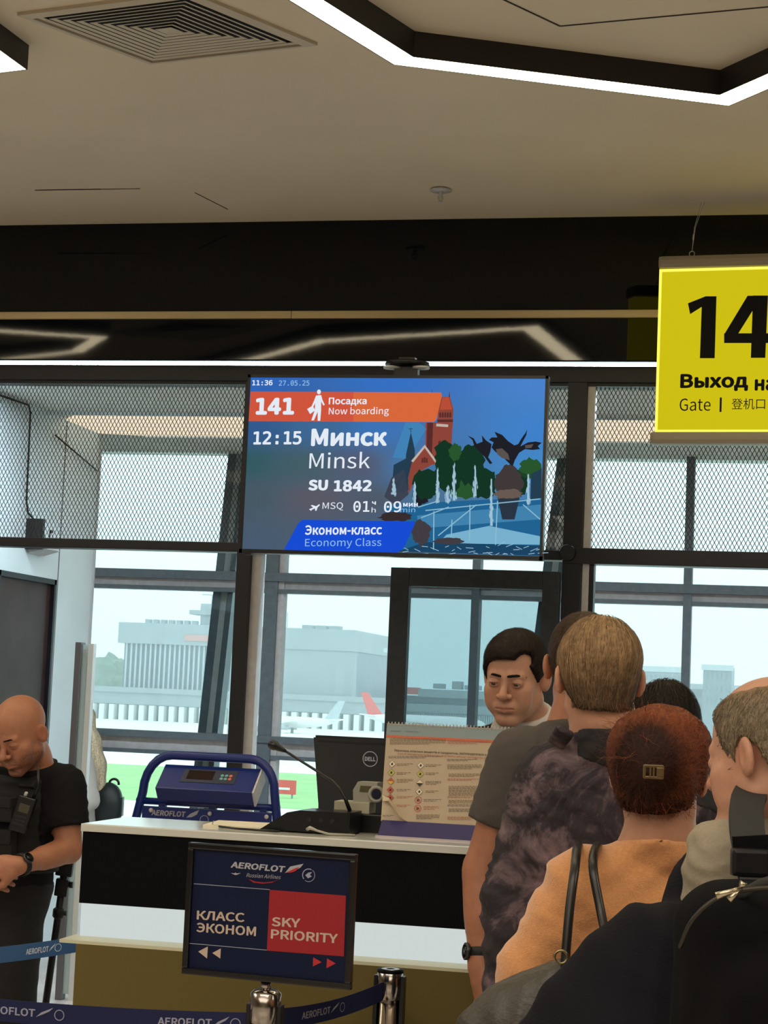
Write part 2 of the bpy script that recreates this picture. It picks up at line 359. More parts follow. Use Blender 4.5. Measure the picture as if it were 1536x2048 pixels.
# outer glazing
def win(g, n, m=M_grey): return S(g, n, m)
win(G().box(-11, 8, YG+.02, YG+.032, .1, HK), 'window_1', M_glass)
zt = [(2.325, 2.270, 0, .10), (2.270, 2.222, 1, .05), (2.222, 2.196, 0, .08), (1.292, 1.250, 0, .10), (1.250, 1.172, 1, .05), (1.172, 1.146, 0, .08)]
for z1, z0, li, dp in zt:
    win(G().box(-11, 8, YG-dp, YG, z0, z1), 'trim_17', M_lgrey if li else M_grey)
win(G().box(-11, 8, YG-.1, YG, 0, .1), 'trim_18')
for x, w in ((-3.395, .085), (-2.06, .05), (-.76, .05), (.58, .05), (1.9, .05), (-4.75, .05)):
    win(G().box(x, x+w, YG-.087, YG+.019, 0, HK), 'trim_19')
win(G().box(-3.31, -3.272, YG-.066, YG+.019, 0, HK), 'trim_20', M_lgrey)
def slant(xa, za, xb, zb, w, y, m, n):
    d = nrm((xb-xa, 0, zb-za)); c = ((xa+xb)/2, y, (za+zb)/2)
    win(G().obox(c, (1, 0, 0), (0, 1, 0), d, w/2, .06, math.hypot(xb-xa, zb-za)/2), n, m)
for X0, dx, sl in ((-3.70, 0, .0615), (-1.54, 0, .095)):
    for o, w, m in ((0, .055, M_grey), (.048, .04, M_lgrey), (.088, .035, M_grey)):
        slant(X0+o-sl*3.2, 0, X0+o, 3.2, w, YG+.14, m, 'trim_21')
for X0 in (-5.8, .9, 3.2):
    for o, w, m in ((0, .055, M_grey), (.048, .04, M_lgrey), (.088, .035, M_grey)):
        slant(X0+o-.2, 0, X0+o, 3.2, w, YG+.14, m, 'trim_21')
# grey post with the pale reflective leaf at the end of the wall
sp = thing('glass_screen', 'pale reflective glass screen leaf with grey metal post at the end of the white wall', 'screen', (-3.93, 9.0, 0))
pa = J(141, 1640, 9.55)
G().box(pa[0]-.017, pa[0]+.015, pa[1]-.03, pa[1]+.03, 0, 1.775, .003).make('post', mat('grey_post', (92, 93, 98), .45), sp)
G().box(pa[0]+.015, pa[0]+.052, pa[1]-.012, pa[1]+.0, .03, 1.765).make('glass_pane', mat('reflective_film', (206, 224, 228), .4, trans=.45), sp)
G().box(pa[0]+.050, pa[0]+.078, pa[1]-.02, pa[1]+.02, 0, 1.77).make('edge_strip', mat('white_metal', (205, 212, 214), .4), sp)
G().box(pa[0]+.02, pa[0]+.035, pa[1]-.016, pa[1]-.012, 1.72, 1.74).make('sticker', M_lgrey, sp)
# ------------------------------------------------------------------ ceiling lamps (open hexagon profiles)
M_lampb = mat('black_lamp_profile', (26, 23, 22), 0.5, var=.2, vscale=30); M_lampe = emat('lamp_diffuser', (255, 236, 196), 15.0)
def offset_poly(P, d):
    n = len(P); out = []
    A = sum(P[i][0]*P[(i+1) % n][1]-P[(i+1) % n][0]*P[i][1] for i in range(n)); sg = 1 if A > 0 else -1
    for i in range(n):
        p0 = np.array(P[i-1]); p = np.array(P[i]); p1 = np.array(P[(i+1) % n])
        e0 = nrm(p-p0); e1 = nrm(p1-p); n0 = np.array([-e0[1], e0[0]])*sg; n1 = np.array([-e1[1], e1[0]])*sg
        b = nrm(n0+n1); out.append(tuple(p+b*(d/max(.3, b@n0))))
    return out
def ring_lamp(P, label, w=.105, h=.09):
    t = thing('ceiling_lamp', label, 'lamp', (sum(p[0] for p in P)/len(P), sum(p[1] for p in P)/len(P), HC))
    O = P; I = offset_poly(P, w); n = len(P); th = .004
    Oi = offset_poly(P, th); Io = offset_poly(P, w-th)
    for nm, A, B in (('outer_side', O, Oi), ('inner_side', Io, I)):
        g = G()
        for i in range(n):
            j = (i+1) % n
            g.prism([(*A[i], HC-h), (*A[j], HC-h), (*B[j], HC-h), (*B[i], HC-h)], (0, 0, h))
        g.make(nm, M_lampb, t)
    g = G()
    for i in range(n):
        j = (i+1) % n
        g.prism([(*Oi[i], HC-h+.001), (*Oi[j], HC-h+.001), (*Io[j], HC-h+.001), (*Io[i], HC-h+.001)], (0, 0, .02))
    g.make('diffuser', M_lampe, t); return t
ring_lamp([(-1.440, 6.190), (-.325, 6.740), (.72, 5.45), (.45, 4.3), (-.75, 3.75), (-1.95, 4.6)], 'large glowing hexagonal ceiling lamp ring, cream light on black profile, upper right')
ring_lamp([(-2.757, 6.115), (-2.79, 5.55), (-3.6, 4.75), (-4.7, 4.95), (-5.1, 5.8), (-4.3, 6.45)], 'glowing ceiling lamp ring whose black corner shows at the far upper left')
# ------------------------------------------------------------------ four-way air diffuser
M_vent = mat('cream_vent_metal', (190, 180, 158), .5)
vt = thing('air_vent', 'square louvred air diffuser in the ceiling near the upper left lamp', 'vent', (-2.19, 6.0, HC))
cL, cB, cR = np.array([-2.665, 5.80]), np.array([-2.375, 6.325]), np.array([-1.715, 6.19]); cT = cL+cR-cB
Q = [cL, cB, cR, cT]; cc = sum(Q)/4
def sq(s): return [tuple(cc+(q-cc)*s) for q in Q]
g = G(); a, b = sq(1.0), sq(.90)
for i in range(4):
    j = (i+1) % 4; g.prism([(*a[i], HC-.012), (*a[j], HC-.012), (*b[j], HC-.018), (*b[i], HC-.018)], (0, 0, .012))
g.make('rim', M_vent, vt)
g = G(); g.face([(*q, HC-.0005) for q in sq(.9)]); g.make('dark_throat', mat('vent_dark', (20, 18, 17), .8), vt)
for k in range(9):
    s0 = .88-k*.088; s1 = s0-.045; a, b = sq(s0), sq(s1); g = G()
    for i in range(4):
        j = (i+1) % 4; g.prism([(*a[i], HC-.012), (*a[j], HC-.012), (*b[j], HC-.009), (*b[i], HC-.009)], (0, 0, .0008))
    g.make('louvre', M_vent, vt)
g = G(); a = sq(.10)
for i in range(4): g.face([(*a[i], HC-.012), (*a[(i+1) % 4], HC-.012), (*cc, HC-.007)])
g.make('centre_cap', M_vent, vt)
# sprinkler, hatch, cracks
sx, sy = -1.64, 8.08
st = thing('sprinkler', 'small round ceiling sprinkler head near the black bulkhead', 'sprinkler', (sx, sy, HC))
G().lathe((sx, sy, HC), [(.02, 0), (.046, -.004), (.048, -.009), (.02, -.012)], 20).make('escutcheon', M_lgrey, st)
G().lathe((sx, sy, HC), [(.009, -.01), (.009, -.03), (.006, -.04)], 10).tube([(sx-.008, sy, HC-.03), (sx-.011, sy, HC-.045), (sx, sy, HC-.058)], .002, 6).tube([(sx+.008, sy, HC-.03), (sx+.011, sy, HC-.045), (sx, sy, HC-.058)], .002, 6).lathe((sx, sy, HC), [(.012, -.058), (.012, -.061)], 12).make('nozzle', M_lgrey, st)
M_seam = mat('dark_ceiling_seam', (46, 36, 26), .9)
def seam(pts, w, nm='seam'):
    g = G()
    for a, b in zip(pts[:-1], pts[1:]):
        a = np.array([*a, HC-.0008]); b = np.array([*b, HC-.0008]); d = nrm(b-a); s = np.array([-d[1], d[0], 0])*w/2
        g.prism([a-s, b-s, b+s, a+s], (0, 0, -.0015))
    return g
hat = seam([(-1.10, 5.70), (-.858, 6.116), (-.10, 6.00), (-.33, 5.56), (-1.10, 5.70)], .007).make('access_hatch', M_seam)
tag(hat, 'thin dark outline of an access hatch inside the large hexagonal lamp ring', 'hatch')
tag(seam([(-3.521, 7.975), (-3.2, 7.98)], .010).make('trim_22', M_seam), kind='structure')
tag(seam([(-3.2, 7.98), (-3.014, 7.983)], .005).make('trim_23', M_seam), kind='structure')
tag(seam([(-2.779, 8.065), (-2.715, 8.358)], .004).make('trim_24', M_seam), kind='structure')
# ================================================================== OUTSIDE
GZ = -5.45
M_conc = mat('apron_concrete', (232, 234, 226), .8, var=.05, vscale=.05)
M_grass = mat('airfield_grass', (150, 200, 128), .95, var=.12, vscale=.3)
tag(G().box(-900, 700, 14, 1500, GZ-.5, GZ).make('ground', M_conc), kind='structure')
def strip(y0, y1, m, n, z=.03): return tag(G().box(-800, 600, y0, y1, GZ, GZ+z).make(n, m), kind='structure')
gy = lambda py: atz(300, py, GZ)[1]
strip(gy(1602), gy(1532), M_grass, 'lawn_strip'); strip(gy(1507), gy(1483), M_grass, 'lawn_strip')
# haze: a real volume of moist air between glazing and terminal
hv = G().box(-500, 300, 40, 640, GZ+.5, 45).make('haze', None)
hm = bpy.data.materials.new('haze_air'); hm.use_nodes = True; t_ = hm.node_tree; t_.nodes.clear()
vs_ = t_.nodes.new('ShaderNodeVolumeScatter'); vo_ = t_.nodes.new('ShaderNodeOutputMaterial')
vs_.inputs['Color'].default_value = (.95, 1, 1, 1); vs_.inputs['Density'].default_value = .0012; t_.links.new(vs_.outputs[0], vo_.inputs['Volume'])
hv.data.materials.append(hm); tag(hv, 'pale daylight haze over the airfield', 'haze', None, 'stuff')
# terminal building
YT = 420.0
M_tw = mat('terminal_concrete', (156, 168, 174), .8, var=.05, vscale=.2); M_tg = mat('terminal_window_wall', (98, 120, 134), .4, var=.2, vscale=.4)
M_tf = mat('terminal_fin', (186, 198, 204), .7); M_red = mat('airport_red', (226, 74, 62), .6); M_td = mat('terminal_dark', (120, 138, 148), .6)
tb = thing('terminal_building', 'large grey terminal block with control cab on its roof across the airfield', 'building', (-128, YT, GZ))
G().box(-156, -101, YT, YT+40, -2.5, 12.5).make('wall', M_tg, tb)
G().box(-157.3, -100.6, YT-1.2, YT+41, 12.2, 17.0).make('parapet', M_tw, tb)
G().box(-118, -100.9, YT-.8, YT+3, 2, 12.2).make('stair_tower', M_tw, tb)
g = G()
for i in range(46): g.box(-155.5+i*1.18, -155.1+i*1.18, YT-.5, YT, 1, 12.2)
g.make('window_fins', M_tf, tb)['kind'] = 'stuff'
g = G()
for i in range(4): g.box(-131+i*3, -129.4+i*3, YT-.7, YT-.2, 10.2, 10.9)
g.make('sign_letters', mat('white_sign', (240, 240, 240)), tb)['kind'] = 'stuff'
G().box(-170, -92, YT-6, YT+2, -1.9, 1.0).make('gallery_band', M_tw, tb)
g = G()
for i in range(60): g.box(-169+i*1.27, -168.4+i*1.27, YT-6.4, YT-6.0, -1.7, .7)
G().box(-175, -92, YT-5, YT+2, -4.0, -1.9).make('lower_wall', M_tg, tb); g.b.free()
G().box(-178, -92, YT-6.5, YT-1, 0.8, 2.0).make('canopy', M_tw, tb)
g = G()
for i in range(34): g.box(-173+i*2.4, -171.8+i*2.4, YT-7.5, YT-5, GZ, -2.0)
g.make('ground_piers', mat('white_piers', (235, 238, 238)), tb)['kind'] = 'stuff'
G().box(-175, -92, YT-4, YT, GZ, -2).make('undercroft', M_td, tb)
G().box(-139.5, -134.5, YT+5, YT+10, 17, 20.2).box(-142, -133, YT+4, YT+11, 19.6, 20.6).box(-139.6, -135, YT+5, YT+10, 20.6, 22.2).make('control_cab', M_tw, tb)
G().tube([(-137.5, YT+7, 22), (-137.5, YT+7, 24.5)], .15, 6).tube([(-140, YT+7, 24.4), (-135, YT+7, 24.4)], .12, 6).make('antenna', M_tw, tb)
G().tube([(-119, YT+7, 17), (-119, YT+7, 21)], .1, 5).make('antenna', M_tw, tb)
g = G()
for i in range(7): g.box(-152+i*1.9, -150.9+i*1.9, YT+2, YT+4, 17, 18.0)
for i in range(3): g.box(-114+i*3.2, -111.5+i*3.2, YT+2, YT+5, 17, 17.9)
g.make('roof_units', M_tw, tb)['kind'] = 'stuff'
G().box(-141, -121, YT-1.5, YT-1.2, 13.2, 14.6).make('red_lettering_band', mat('faded_red', (205, 150, 146)), tb)
# low pier building right of it
lb = thing('pier_building', 'long low terminal pier with a red roof band right of the grey block', 'building', (-70, 470, GZ))
y0 = 470.0
X = lambda px: aty(px, 1400, y0)[0]
Zp = lambda py: aty(850, py, y0)[2]
G().box(X(690), X(1010), y0, y0+30, GZ, Zp(1392)).make('wall', M_tg, lb)
G().box(X(690), X(1010), y0-1, y0+1, Zp(1425), Zp(1408)).make('band', M_tw, lb)
G().box(X(703), X(838), y0-1.5, y0+2, Zp(1390), Zp(1376)).make('red_band', M_red, lb)
G().box(X(838), X(1010), y0-1.5, y0+2, Zp(1394), Zp(1378)).make('roof_edge', M_tw, lb)
g = G()
for px, w, h in ((715, 14, 8), (740, 20, 12), (765, 26, 10), (862, 20, 10), (900, 18, 16), (925, 30, 9)): g.box(X(px), X(px+w), y0+2, y0+6, Zp(1376), Zp(1376-h))
g.make('roof_units', M_tw, lb)['kind'] = 'stuff'
g = G()
for i in range(70):
    xx = X(695)+i*(X(1005)-X(695))/70; g.box(xx, xx+.35, y0-.5, y0, Zp(1445), Zp(1426))
g.make('window_fins', M_tf, lb)['kind'] = 'stuff'
y0 = 520.0
for a, b, zt_, lab, col in ((1278, 1362, 1335, 'pale blue-grey office block far behind the queue, left of the right-hand mullion', M_tw), (1405, 1462, 1332, 'darker square office block far away at the right, beside the mullion', M_td), (1180, 1278, 1385, 'low grey hall far away behind the two men\'s heads', M_tg), (1362, 1536, 1372, 'low wide building at the foot of the far office blocks at right', M_tw)):
    bl_ = thing('office_building', lab, 'building', (X((a+b)/2), y0, GZ))
    y0 = 520.0+(30 if a > 1150 and b != 1462 and b != 1362 else 0)
    zz = aty((a+b)/2, zt_, y0)[2]
    G().box(X(a), X(b), y0, y0+20, GZ, zz).make('wall', col, bl_)
    G().box(X(a)-.5, X(b)+.5, y0-.6, y0+.5, zz-1.2, zz+.3).make('parapet', M_tf, bl_)
    g = G(); n_ = max(4, int((b-a)/9))
    for i in range(n_):
        for k in range(3): g.box(X(a)+(X(b)-X(a))*(i+.2)/n_, X(a)+(X(b)-X(a))*(i+.75)/n_, y0-.3, y0, zz-3.4-k*3.2, zz-2-k*3.2)
    g.make('windows', M_td, bl_)['kind'] = 'stuff'
# trees at the far left
M_tree = mat('far_tree_green', (110, 138, 120), .95, var=.3, vscale=.4)
for i, (px, py, r_) in enumerate(((178, 1372, 5.5), (196, 1366, 6.5), (214, 1360, 7), (232, 1368, 6))):
    c = aty(px, py, 520); g = G(); ic = bmesh.ops.create_icosphere(g.b, subdivisions=3, radius=r_, matrix=Matrix.Translation(Vector(c.tolist())))
    for v in ic['verts']:
        d = Vector(v.co)-Vector(c.tolist()); k = 1+.22*math.sin(d.x*1.7+i)*math.sin(d.z*2.1)+.12*math.sin(d.x*4+d.y*3); v.co = Vector(c.tolist())+d*k
    tr = thing('tree', None, 'tree', (c[0], c[1], GZ), 'far tree row left of the terminal'); tr['label'] = ('leftmost low tree of the hazy row left of the terminal', 'second tree from the left in the hazy row by the terminal', 'tallest round tree of the hazy row left of the terminal', 'tree touching the left corner of the grey terminal block')[i]
    g.make('crown', M_tree, tr, smooth=True); G().tube([(c[0], c[1], GZ), (c[0], c[1], c[2])], .6, 6).make('trunk', M_td, tr)
# light masts
for px, ytop, yb, Y_, lab in ((779, 1302, 1440, 330, 'slim grey light mast standing right of the terminal block'), (466, 1300, 1450, 300, 'white slim mast in front of the terminal facade')):
    p = aty(px, ytop, Y_); lm = thing('light_mast', lab, 'mast', (p[0], Y_, GZ))
    G().tube([(p[0], Y_, GZ), (p[0], Y_, p[2])], [.35, .18], 6).make('pole', M_tf, lm); G().box(p[0]-1, p[0]+1, Y_-.3, Y_+.3, p[2]-.3, p[2]+.5).make('lamp_head', M_tf, lm)
# parked aeroplanes
def plane(px, py, Y_, L_, lab, flip=1, red=True, tail=True):
    c = aty(px, py, Y_); r_ = L_*.055; z = GZ+r_*1.9; t = thing('aeroplane', lab, 'aeroplane', (c[0], Y_, GZ)); f = flip
    Mw = mat('plane_white', (236, 238, 240), .4)
    xs = [-.5, -.47, -.4, -.25, .1, .3, .42, .5]; rs = [.15, .5, .85, 1, 1, .8, .45, .12]
    G().tube([(c[0]+f*x*L_, Y_, z+(.0 if x < .2 else (x-.2)*r_*1.5)) for x in xs], [r*r_ for r in rs], 14).make('fuselage', Mw, t)
    for s in (-1, 1):
        G().prism([(c[0]-f*.08*L_, Y_, z-r_*.4), (c[0]+f*.1*L_, Y_, z-r_*.4), (c[0]+f*.22*L_, Y_+s*.45*L_, z+r_*.3), (c[0]+f*.16*L_, Y_+s*.45*L_, z+r_*.3)], (0, 0, .35)).make('wing', Mw, t)
        G().tube([(c[0]-f*.05*L_, Y_+s*.16*L_, z-r_*.9), (c[0]+f*.05*L_, Y_+s*.16*L_, z-r_*.9)], r_*.45, 10).make('engine', M_red if red else M_tf, t)
        G().prism([(c[0]+f*.40*L_, Y_, z+r_*.5), (c[0]+f*.48*L_, Y_, z+r_*.5), (c[0]+f*.52*L_, Y_+s*.16*L_, z+r_*.7), (c[0]+f*.48*L_, Y_+s*.16*L_, z+r_*.7)], (0, 0, .2)).make('tailplane', Mw, t)
    G().prism([(c[0]+f*.36*L_, Y_, z+r_*.8), (c[0]+f*.48*L_, Y_, z+r_*.6), (c[0]+f*.55*L_, Y_, z+r_*4), (c[0]+f*.49*L_, Y_, z+r_*4)], (0, .3, 0)).make('fin', M_red if red else M_tf, t)
    for x in (-.3, .05): G().tube([(c[0]+f*x*L_, Y_, GZ), (c[0]+f*x*L_, Y_, z)], r_*.25, 8).make('landing_gear', M_td, t)
plane(850, 1440, 400, 26, 'white parked aeroplane with red fin seen beside the door frame', -1)
plane(575, 1440, 350, 20, 'white parked aeroplane in front of the terminal, right of the black post', 1, False)
plane(1260, 1448, 400, 24, 'white parked aeroplane far behind the men in the queue', -1)
# airfield signs
for px, py, w, m, lab in ((563, 1588, 2.0, M_red, 'red taxiway sign board on the grass beyond the scale'), (466, 1498, 3.6, mat('sign_yellow', (236, 206, 70)), 'yellow taxiway sign board on the far grass strip'), (190, 1418, 7, mat('faded_red', (205, 150, 146)), 'faded red hoarding at the foot of the terminal')):
    c = atz(px, py, GZ+.3); t = thing('airfield_sign', lab, 'sign', (c[0], c[1], GZ)); s_ = w/50*24 if w < 3 else w*.32
    G().box(c[0]-w/2, c[0]+w/2, c[1]-.1, c[1]+.1, GZ+.3, GZ+.3+s_).make('board', m, t)
    for k in (-.4, .35): G().box(c[0]+w*k, c[0]+w*(k+.05), c[1]-.05, c[1]+.05, GZ, GZ+.3).make('leg', M_td, t)
    if w < 3: G().box(c[0]-w*.3, c[0]+w*.3, c[1]-.13, c[1]-.1, GZ+.6, GZ+.75).make('marking', mat('white_sign', (240, 240, 240)), t)
# ================================================================== FLIGHT SCREEN
CR = lambda x, y: (470+x/2.3631, 720+y/2.3631)       # screen layout measured on an enlarged view
TQ = [CR(75, 83), CR(1468, 95), CR(1437, 935), CR(38, 893)]
YT_ = 7.55
tl = aty(*TQ[0], YT_); tr_ = aty(*TQ[1], YT_); bl_ = aty(*TQ[3], YT_)
TW = abs(tr_[0]-tl[0]); TH = abs(tl[2]-bl_[2])
tv = thing('flight_screen', 'large wall-style flight screen showing gate 141 and a fountain picture, hung under the black bulkhead', 'screen', (tl[0]+TW/2, YT_, tl[2]))
M_bez = mat('black_bezel', (14, 15, 18), .3)
tz0, tz1 = tl[2]-TH, tl[2]; tx0, tx1 = tl[0], tl[0]+TW
G().box(tx0-.012, tx1+.012, YT_+.004, YT_+.05, tz0-.016, tz1+.012, .004).make('casing', M_bez, tv)
g = G(); b_ = .012
g.box(tx0-b_, tx0, YT_-.006, YT_+.01, tz0-.016, tz1+b_).box(tx1, tx1+b_, YT_-.006, YT_+.01, tz0-.016, tz1+b_).box(tx0-b_, tx1+b_, YT_-.006, YT_+.01, tz1, tz1+b_).box(tx0-b_, tx1+b_, YT_-.006, YT_+.01, tz0-.016, tz0)
g.make('bezel', M_bez, tv)
G().box(tx0+.01, tx0+.04, YT_-.004, YT_+.02, tz0-.024, tz0-.016).make('sensor', M_bez, tv)
TP = Panel(TQ, TW, TH, (tx0, YT_, tz1), (1, 0, 0), (0, 0, 1))
def smat(name, stops_u, k=.85):
    """screen background: colours laid out over the picture (a displayed image)"""
    m = bpy.data.materials.new(name); m.use_nodes = True; t = m.node_tree; t.nodes.clear(); L = t.links
    o = t.nodes.new('ShaderNodeOutputMaterial'); e = t.nodes.new('ShaderNodeEmission'); at = t.nodes.new('ShaderNodeAttribute'); at.attribute_name = 'pic'
    gl = t.nodes.new('ShaderNodeBsdfGlossy'); gl.inputs['Roughness'].default_value = .25; gl.inputs[0].default_value = (.02, .02, .02, 1)
    ad = t.nodes.new('ShaderNodeAddShader'); L.new(at.outputs['Color'], e.inputs[0]); e.inputs[1].default_value = k
    L.new(e.outputs[0], ad.inputs[0]); L.new(gl.outputs[0], ad.inputs[1]); L.new(ad.outputs[0], o.inputs[0]); return m
# background grid with per-vertex picture colours
bgc = {(0, 0): (38, 104, 196), (.5, 0): (44, 116, 208), (1, 0): (62, 134, 216),
       (0, .3): (42, 92, 150), (.25, .3): (56, 108, 158), (.45, .3): (50, 120, 196), (1, .3): (46, 132, 214),
       (0, .5): (44, 92, 98), (.2, .5): (64, 96, 104), (.4, .5): (84, 88, 112), (.55, .5): (60, 124, 180), (1, .5): (54, 140, 210),
       (0, .7): (70, 92, 106), (.25, .7): (92, 90, 104), (.45, .7): (76, 88, 104), (.6, .7): (70, 120, 160), (1, .7): (64, 130, 180),
       (0, 1): (72, 94, 118), (.3, 1): (76, 96, 112), (.5, 1): (64, 90, 110), (1, 1): (60, 110, 150)}
nx, ny = 40, 24; vs = []; cs = []; ks = np.array(list(bgc.keys())); cv = np.array([lin(c) for c in bgc.values()])
for j in range(ny+1):
    for i in range(nx+1):
        u, v = i/nx, j/ny; vs.append(TP.at(u*TW, v*TH, .0004).tolist()); w = 1/((((ks-(u, v))*(1, 1.3))**2).sum(1)+.004)**1.6; cs.append((w[:, None]*cv).sum(0)/w.sum())
fs = [(j*(nx+1)+i, j*(nx+1)+i+1, (j+1)*(nx+1)+i+1, (j+1)*(nx+1)+i) for j in range(ny) for i in range(nx)]
me = bpy.data.meshes.new('display'); me.from_pydata(vs, [], fs); ca = me.color_attributes.new('pic', 'FLOAT_COLOR', 'POINT')
ca.data.foreach_set('color', np.c_[np.array(cs), np.ones(len(cs))].ravel()); disp = link_mesh('display', me, smat('display_image', None), tv)
def sc(name, rgb, k=.85): return emat('display_'+name, rgb, k)
PT = []
def tvpoly(pts, m, l=.0008, coll=None):
    g = coll if coll else G(); g.face([TP.at(*TP.uv(*CR(x, y)), l) for x, y in pts]);
    if not coll: PT.append(g.make('picture_shape', m, tv))
def blob(cx, cy, rx, ry, m, l, seed, n=26, rough=.16):
    r_ = random.Random(seed); pts = [(cx+rx*math.cos(a)*(1+r_.uniform(-rough, rough)), cy+ry*math.sin(a)*(1+r_.uniform(-rough, rough))) for a in np.linspace(0, 2*math.pi, n, endpoint=False)]
    tvpoly(pts, m, l)
brick = sc('brick', (150, 74, 60)); brickd = sc('brick_dark', (96, 48, 48)); roofc = sc('roof', (196, 84, 60)); slate = sc('slate', (40, 66, 86)); tree_ = sc('tree', (22, 58, 40)); tree2 = sc('tree_light', (44, 92, 48)); bronze = sc('bronze', (34, 34, 42)); stone = sc('stone', (70, 62, 62)); water = sc('water', (170, 206, 226)); poolc = sc('pool', (36, 106, 156)); poold = sc('pool_dark', (30, 74, 108)); cream = sc('cream', (206, 190, 180)); cloud = sc('cloud', (120, 176, 232))
# church
tvpoly([(900, 300), (1030, 300), (1005, 470), (900, 470)], brick, .0006)
tvpoly([(958, 240), (975, 180), (1015, 176), (1032, 240), (1022, 420), (905, 470), (908, 300), (958, 300)], brick, .0007)
tvpoly([(968, 240), (980, 182), (1010, 178), (1026, 238)], roofc, .0008); tvpoly([(955, 286), (1030, 286), (1030, 298), (955, 298)], brickd, .0009)
tvpoly([(952, 305), (1008, 310), (1006, 322), (950, 318)], cream, .0009); tvpoly([(908, 300), (936, 300), (930, 460), (904, 440)], brickd, .0008)
for i in range(5): tvpoly([(965+i*12, 256), (970+i*12, 250), (974+i*12, 256), (974+i*12, 276), (965+i*12, 276)], brickd, .0009)
tvpoly([(928, 180), (931, 136), (934, 180)], brickd, .0008); tvpoly([(1010, 178), (1013, 150), (1016, 178)], brickd, .0008)
tvpoly([(960, 390), (972, 385), (972, 418), (962, 420)], brickd, .0009)
tvpoly([(745, 465), (805, 300), (870, 300), (905, 330), (840, 430), (800, 470)], sc('sky_low', (70, 140, 196)), .0006)
tvpoly([(808, 452), (831, 345), (850, 430), (850, 480), (808, 480)], slate, .0008); tvpoly([(829, 345), (831, 318), (833, 345)], slate, .0008); tvpoly([(822, 328), (840, 328), (840, 331), (822, 331)], slate, .0008)
tvpoly([(750, 500), (845, 450), (860, 520), (820, 620), (740, 640)], slate, .0007)
tvpoly([(838, 480), (897, 410), (957, 497), (930, 500), (860, 540), (820, 640), (818, 560)], brick, .0009)
g = G(); tvpoly([(832, 482), (897, 405), (900, 416), (842, 488)], None, .0011, g); tvpoly([(897, 405), (962, 494), (952, 498), (895, 418)], None, .0011, g); PT.append(g.make('picture_shape', cream, tv))
for i in range(3): tvpoly([(882+i*10, 490), (882+i*10, 468-4*(i == 1)), (890+i*10, 468-4*(i == 1)), (890+i*10, 490)], brickd, .0011)
tvpoly([(740, 560), (800, 520), (820, 640), (760, 690), (705, 650)], sc('old_wall', (66, 72, 88)), .0007)
# trees
blob(905, 590, 62, 74, tree_, .0012, 3); blob(880, 640, 40, 50, bronze, .0011, 4); blob(1000, 450, 58, 60, tree_, .0011, 5); blob(1010, 540, 70, 90, tree_, .0012, 6); blob(1110, 500, 66, 95, tree_, .0011, 7); blob(1080, 600, 90, 60, tree2, .00105, 8); blob(1180, 590, 60, 75, tree_, .0011, 9); blob(1395, 520, 52, 50, tree2, .0010, 10); blob(1345, 590, 40, 60, tree_, .0010, 11); blob(1040, 440, 30, 40, tree2, .0013, 12)
tvpoly([(1398, 545), (1449, 520), (1447, 660), (1395, 665)], slate, .0011)
# pool, parapet
tvpoly([(700, 690), (1200, 665), (1447, 668), (1440, 932), (770, 908)], poolc, .0010)
tvpoly([(860, 740), (1447, 690), (1445, 760), (870, 800)], sc('pool_light', (70, 140, 186)), .0013)
tvpoly([(1000, 830), (1200, 790), (1440, 840), (1440, 880), (960, 870)], sc('foam', (128, 190, 220)), .0013)
tvpoly([(900, 865), (1440, 885), (1440, 932), (770, 908)], poold, .0014)
for a, b in (((865, 700), (960, 672)), ((880, 750), (1010, 700)), ((960, 835), (1140, 690)), ((1240, 672), (1230, 880)), ((1360, 690), (1440, 760)), ((900, 716), (1440, 664)), ((1110, 690), (1108, 860)), ((940, 720), (938, 900)), ((1025, 760), (1022, 840))):
    dx, dy = b[0]-a[0], b[1]-a[1]; L_ = math.hypot(dx, dy); nx_, ny_ = -dy/L_*2.5, dx/L_*2.5
    tvpoly([(a[0]+nx_, a[1]+ny_), (b[0]+nx_, b[1]+ny_), (b[0]-nx_, b[1]-ny_), (a[0]-nx_, a[1]-ny_)], sc('rail', (150, 200, 224)), .0016)
blob(1290, 590, 70, 70, stone, .0015, 20, 30, .1); blob(1290, 640, 66, 24, sc('stone_light', (112, 96, 88)), .0016, 21); blob(1295, 540, 38, 40, stone, .0016, 22)
tvpoly([(1240, 655), (1345, 655), (1320, 760), (1262, 760)], sc('stone_shade', (46, 58, 74)), .0015)
# bronze storks
tvpoly([(1300, 500), (1270, 470), (1230, 440), (1212, 420), (1222, 395), (1200, 384), (1212, 372), (1240, 372), (1226, 345), (1262, 360), (1290, 390), (1320, 410), (1338, 404), (1355, 375), (1372, 352), (1381, 334), (1376, 362), (1362, 388), (1348, 415), (1385, 396), (1420, 392), (1449, 398), (1430, 414), (1441, 428), (1405, 432), (1370, 428), (1342, 445), (1322, 480), (1312, 508)], bronze, .0018)
tvpoly([(1232, 428), (1262, 424), (1290, 450), (1298, 480), (1262, 470), (1240, 452)], sc('bronze_light', (96, 88, 84)), .0019); tvpoly([(1370, 410), (1410, 404), (1400, 422), (1372, 424)], MATS['display_bronze_light'], .0019)
tvpoly([(1098, 362), (1128, 376), (1142, 402), (1170, 392), (1166, 362), (1186, 386), (1212, 404), (1206, 440), (1196, 466), (1216, 494), (1204, 498), (1178, 462), (1148, 432), (1130, 410), (1122, 384)], bronze, .0018)
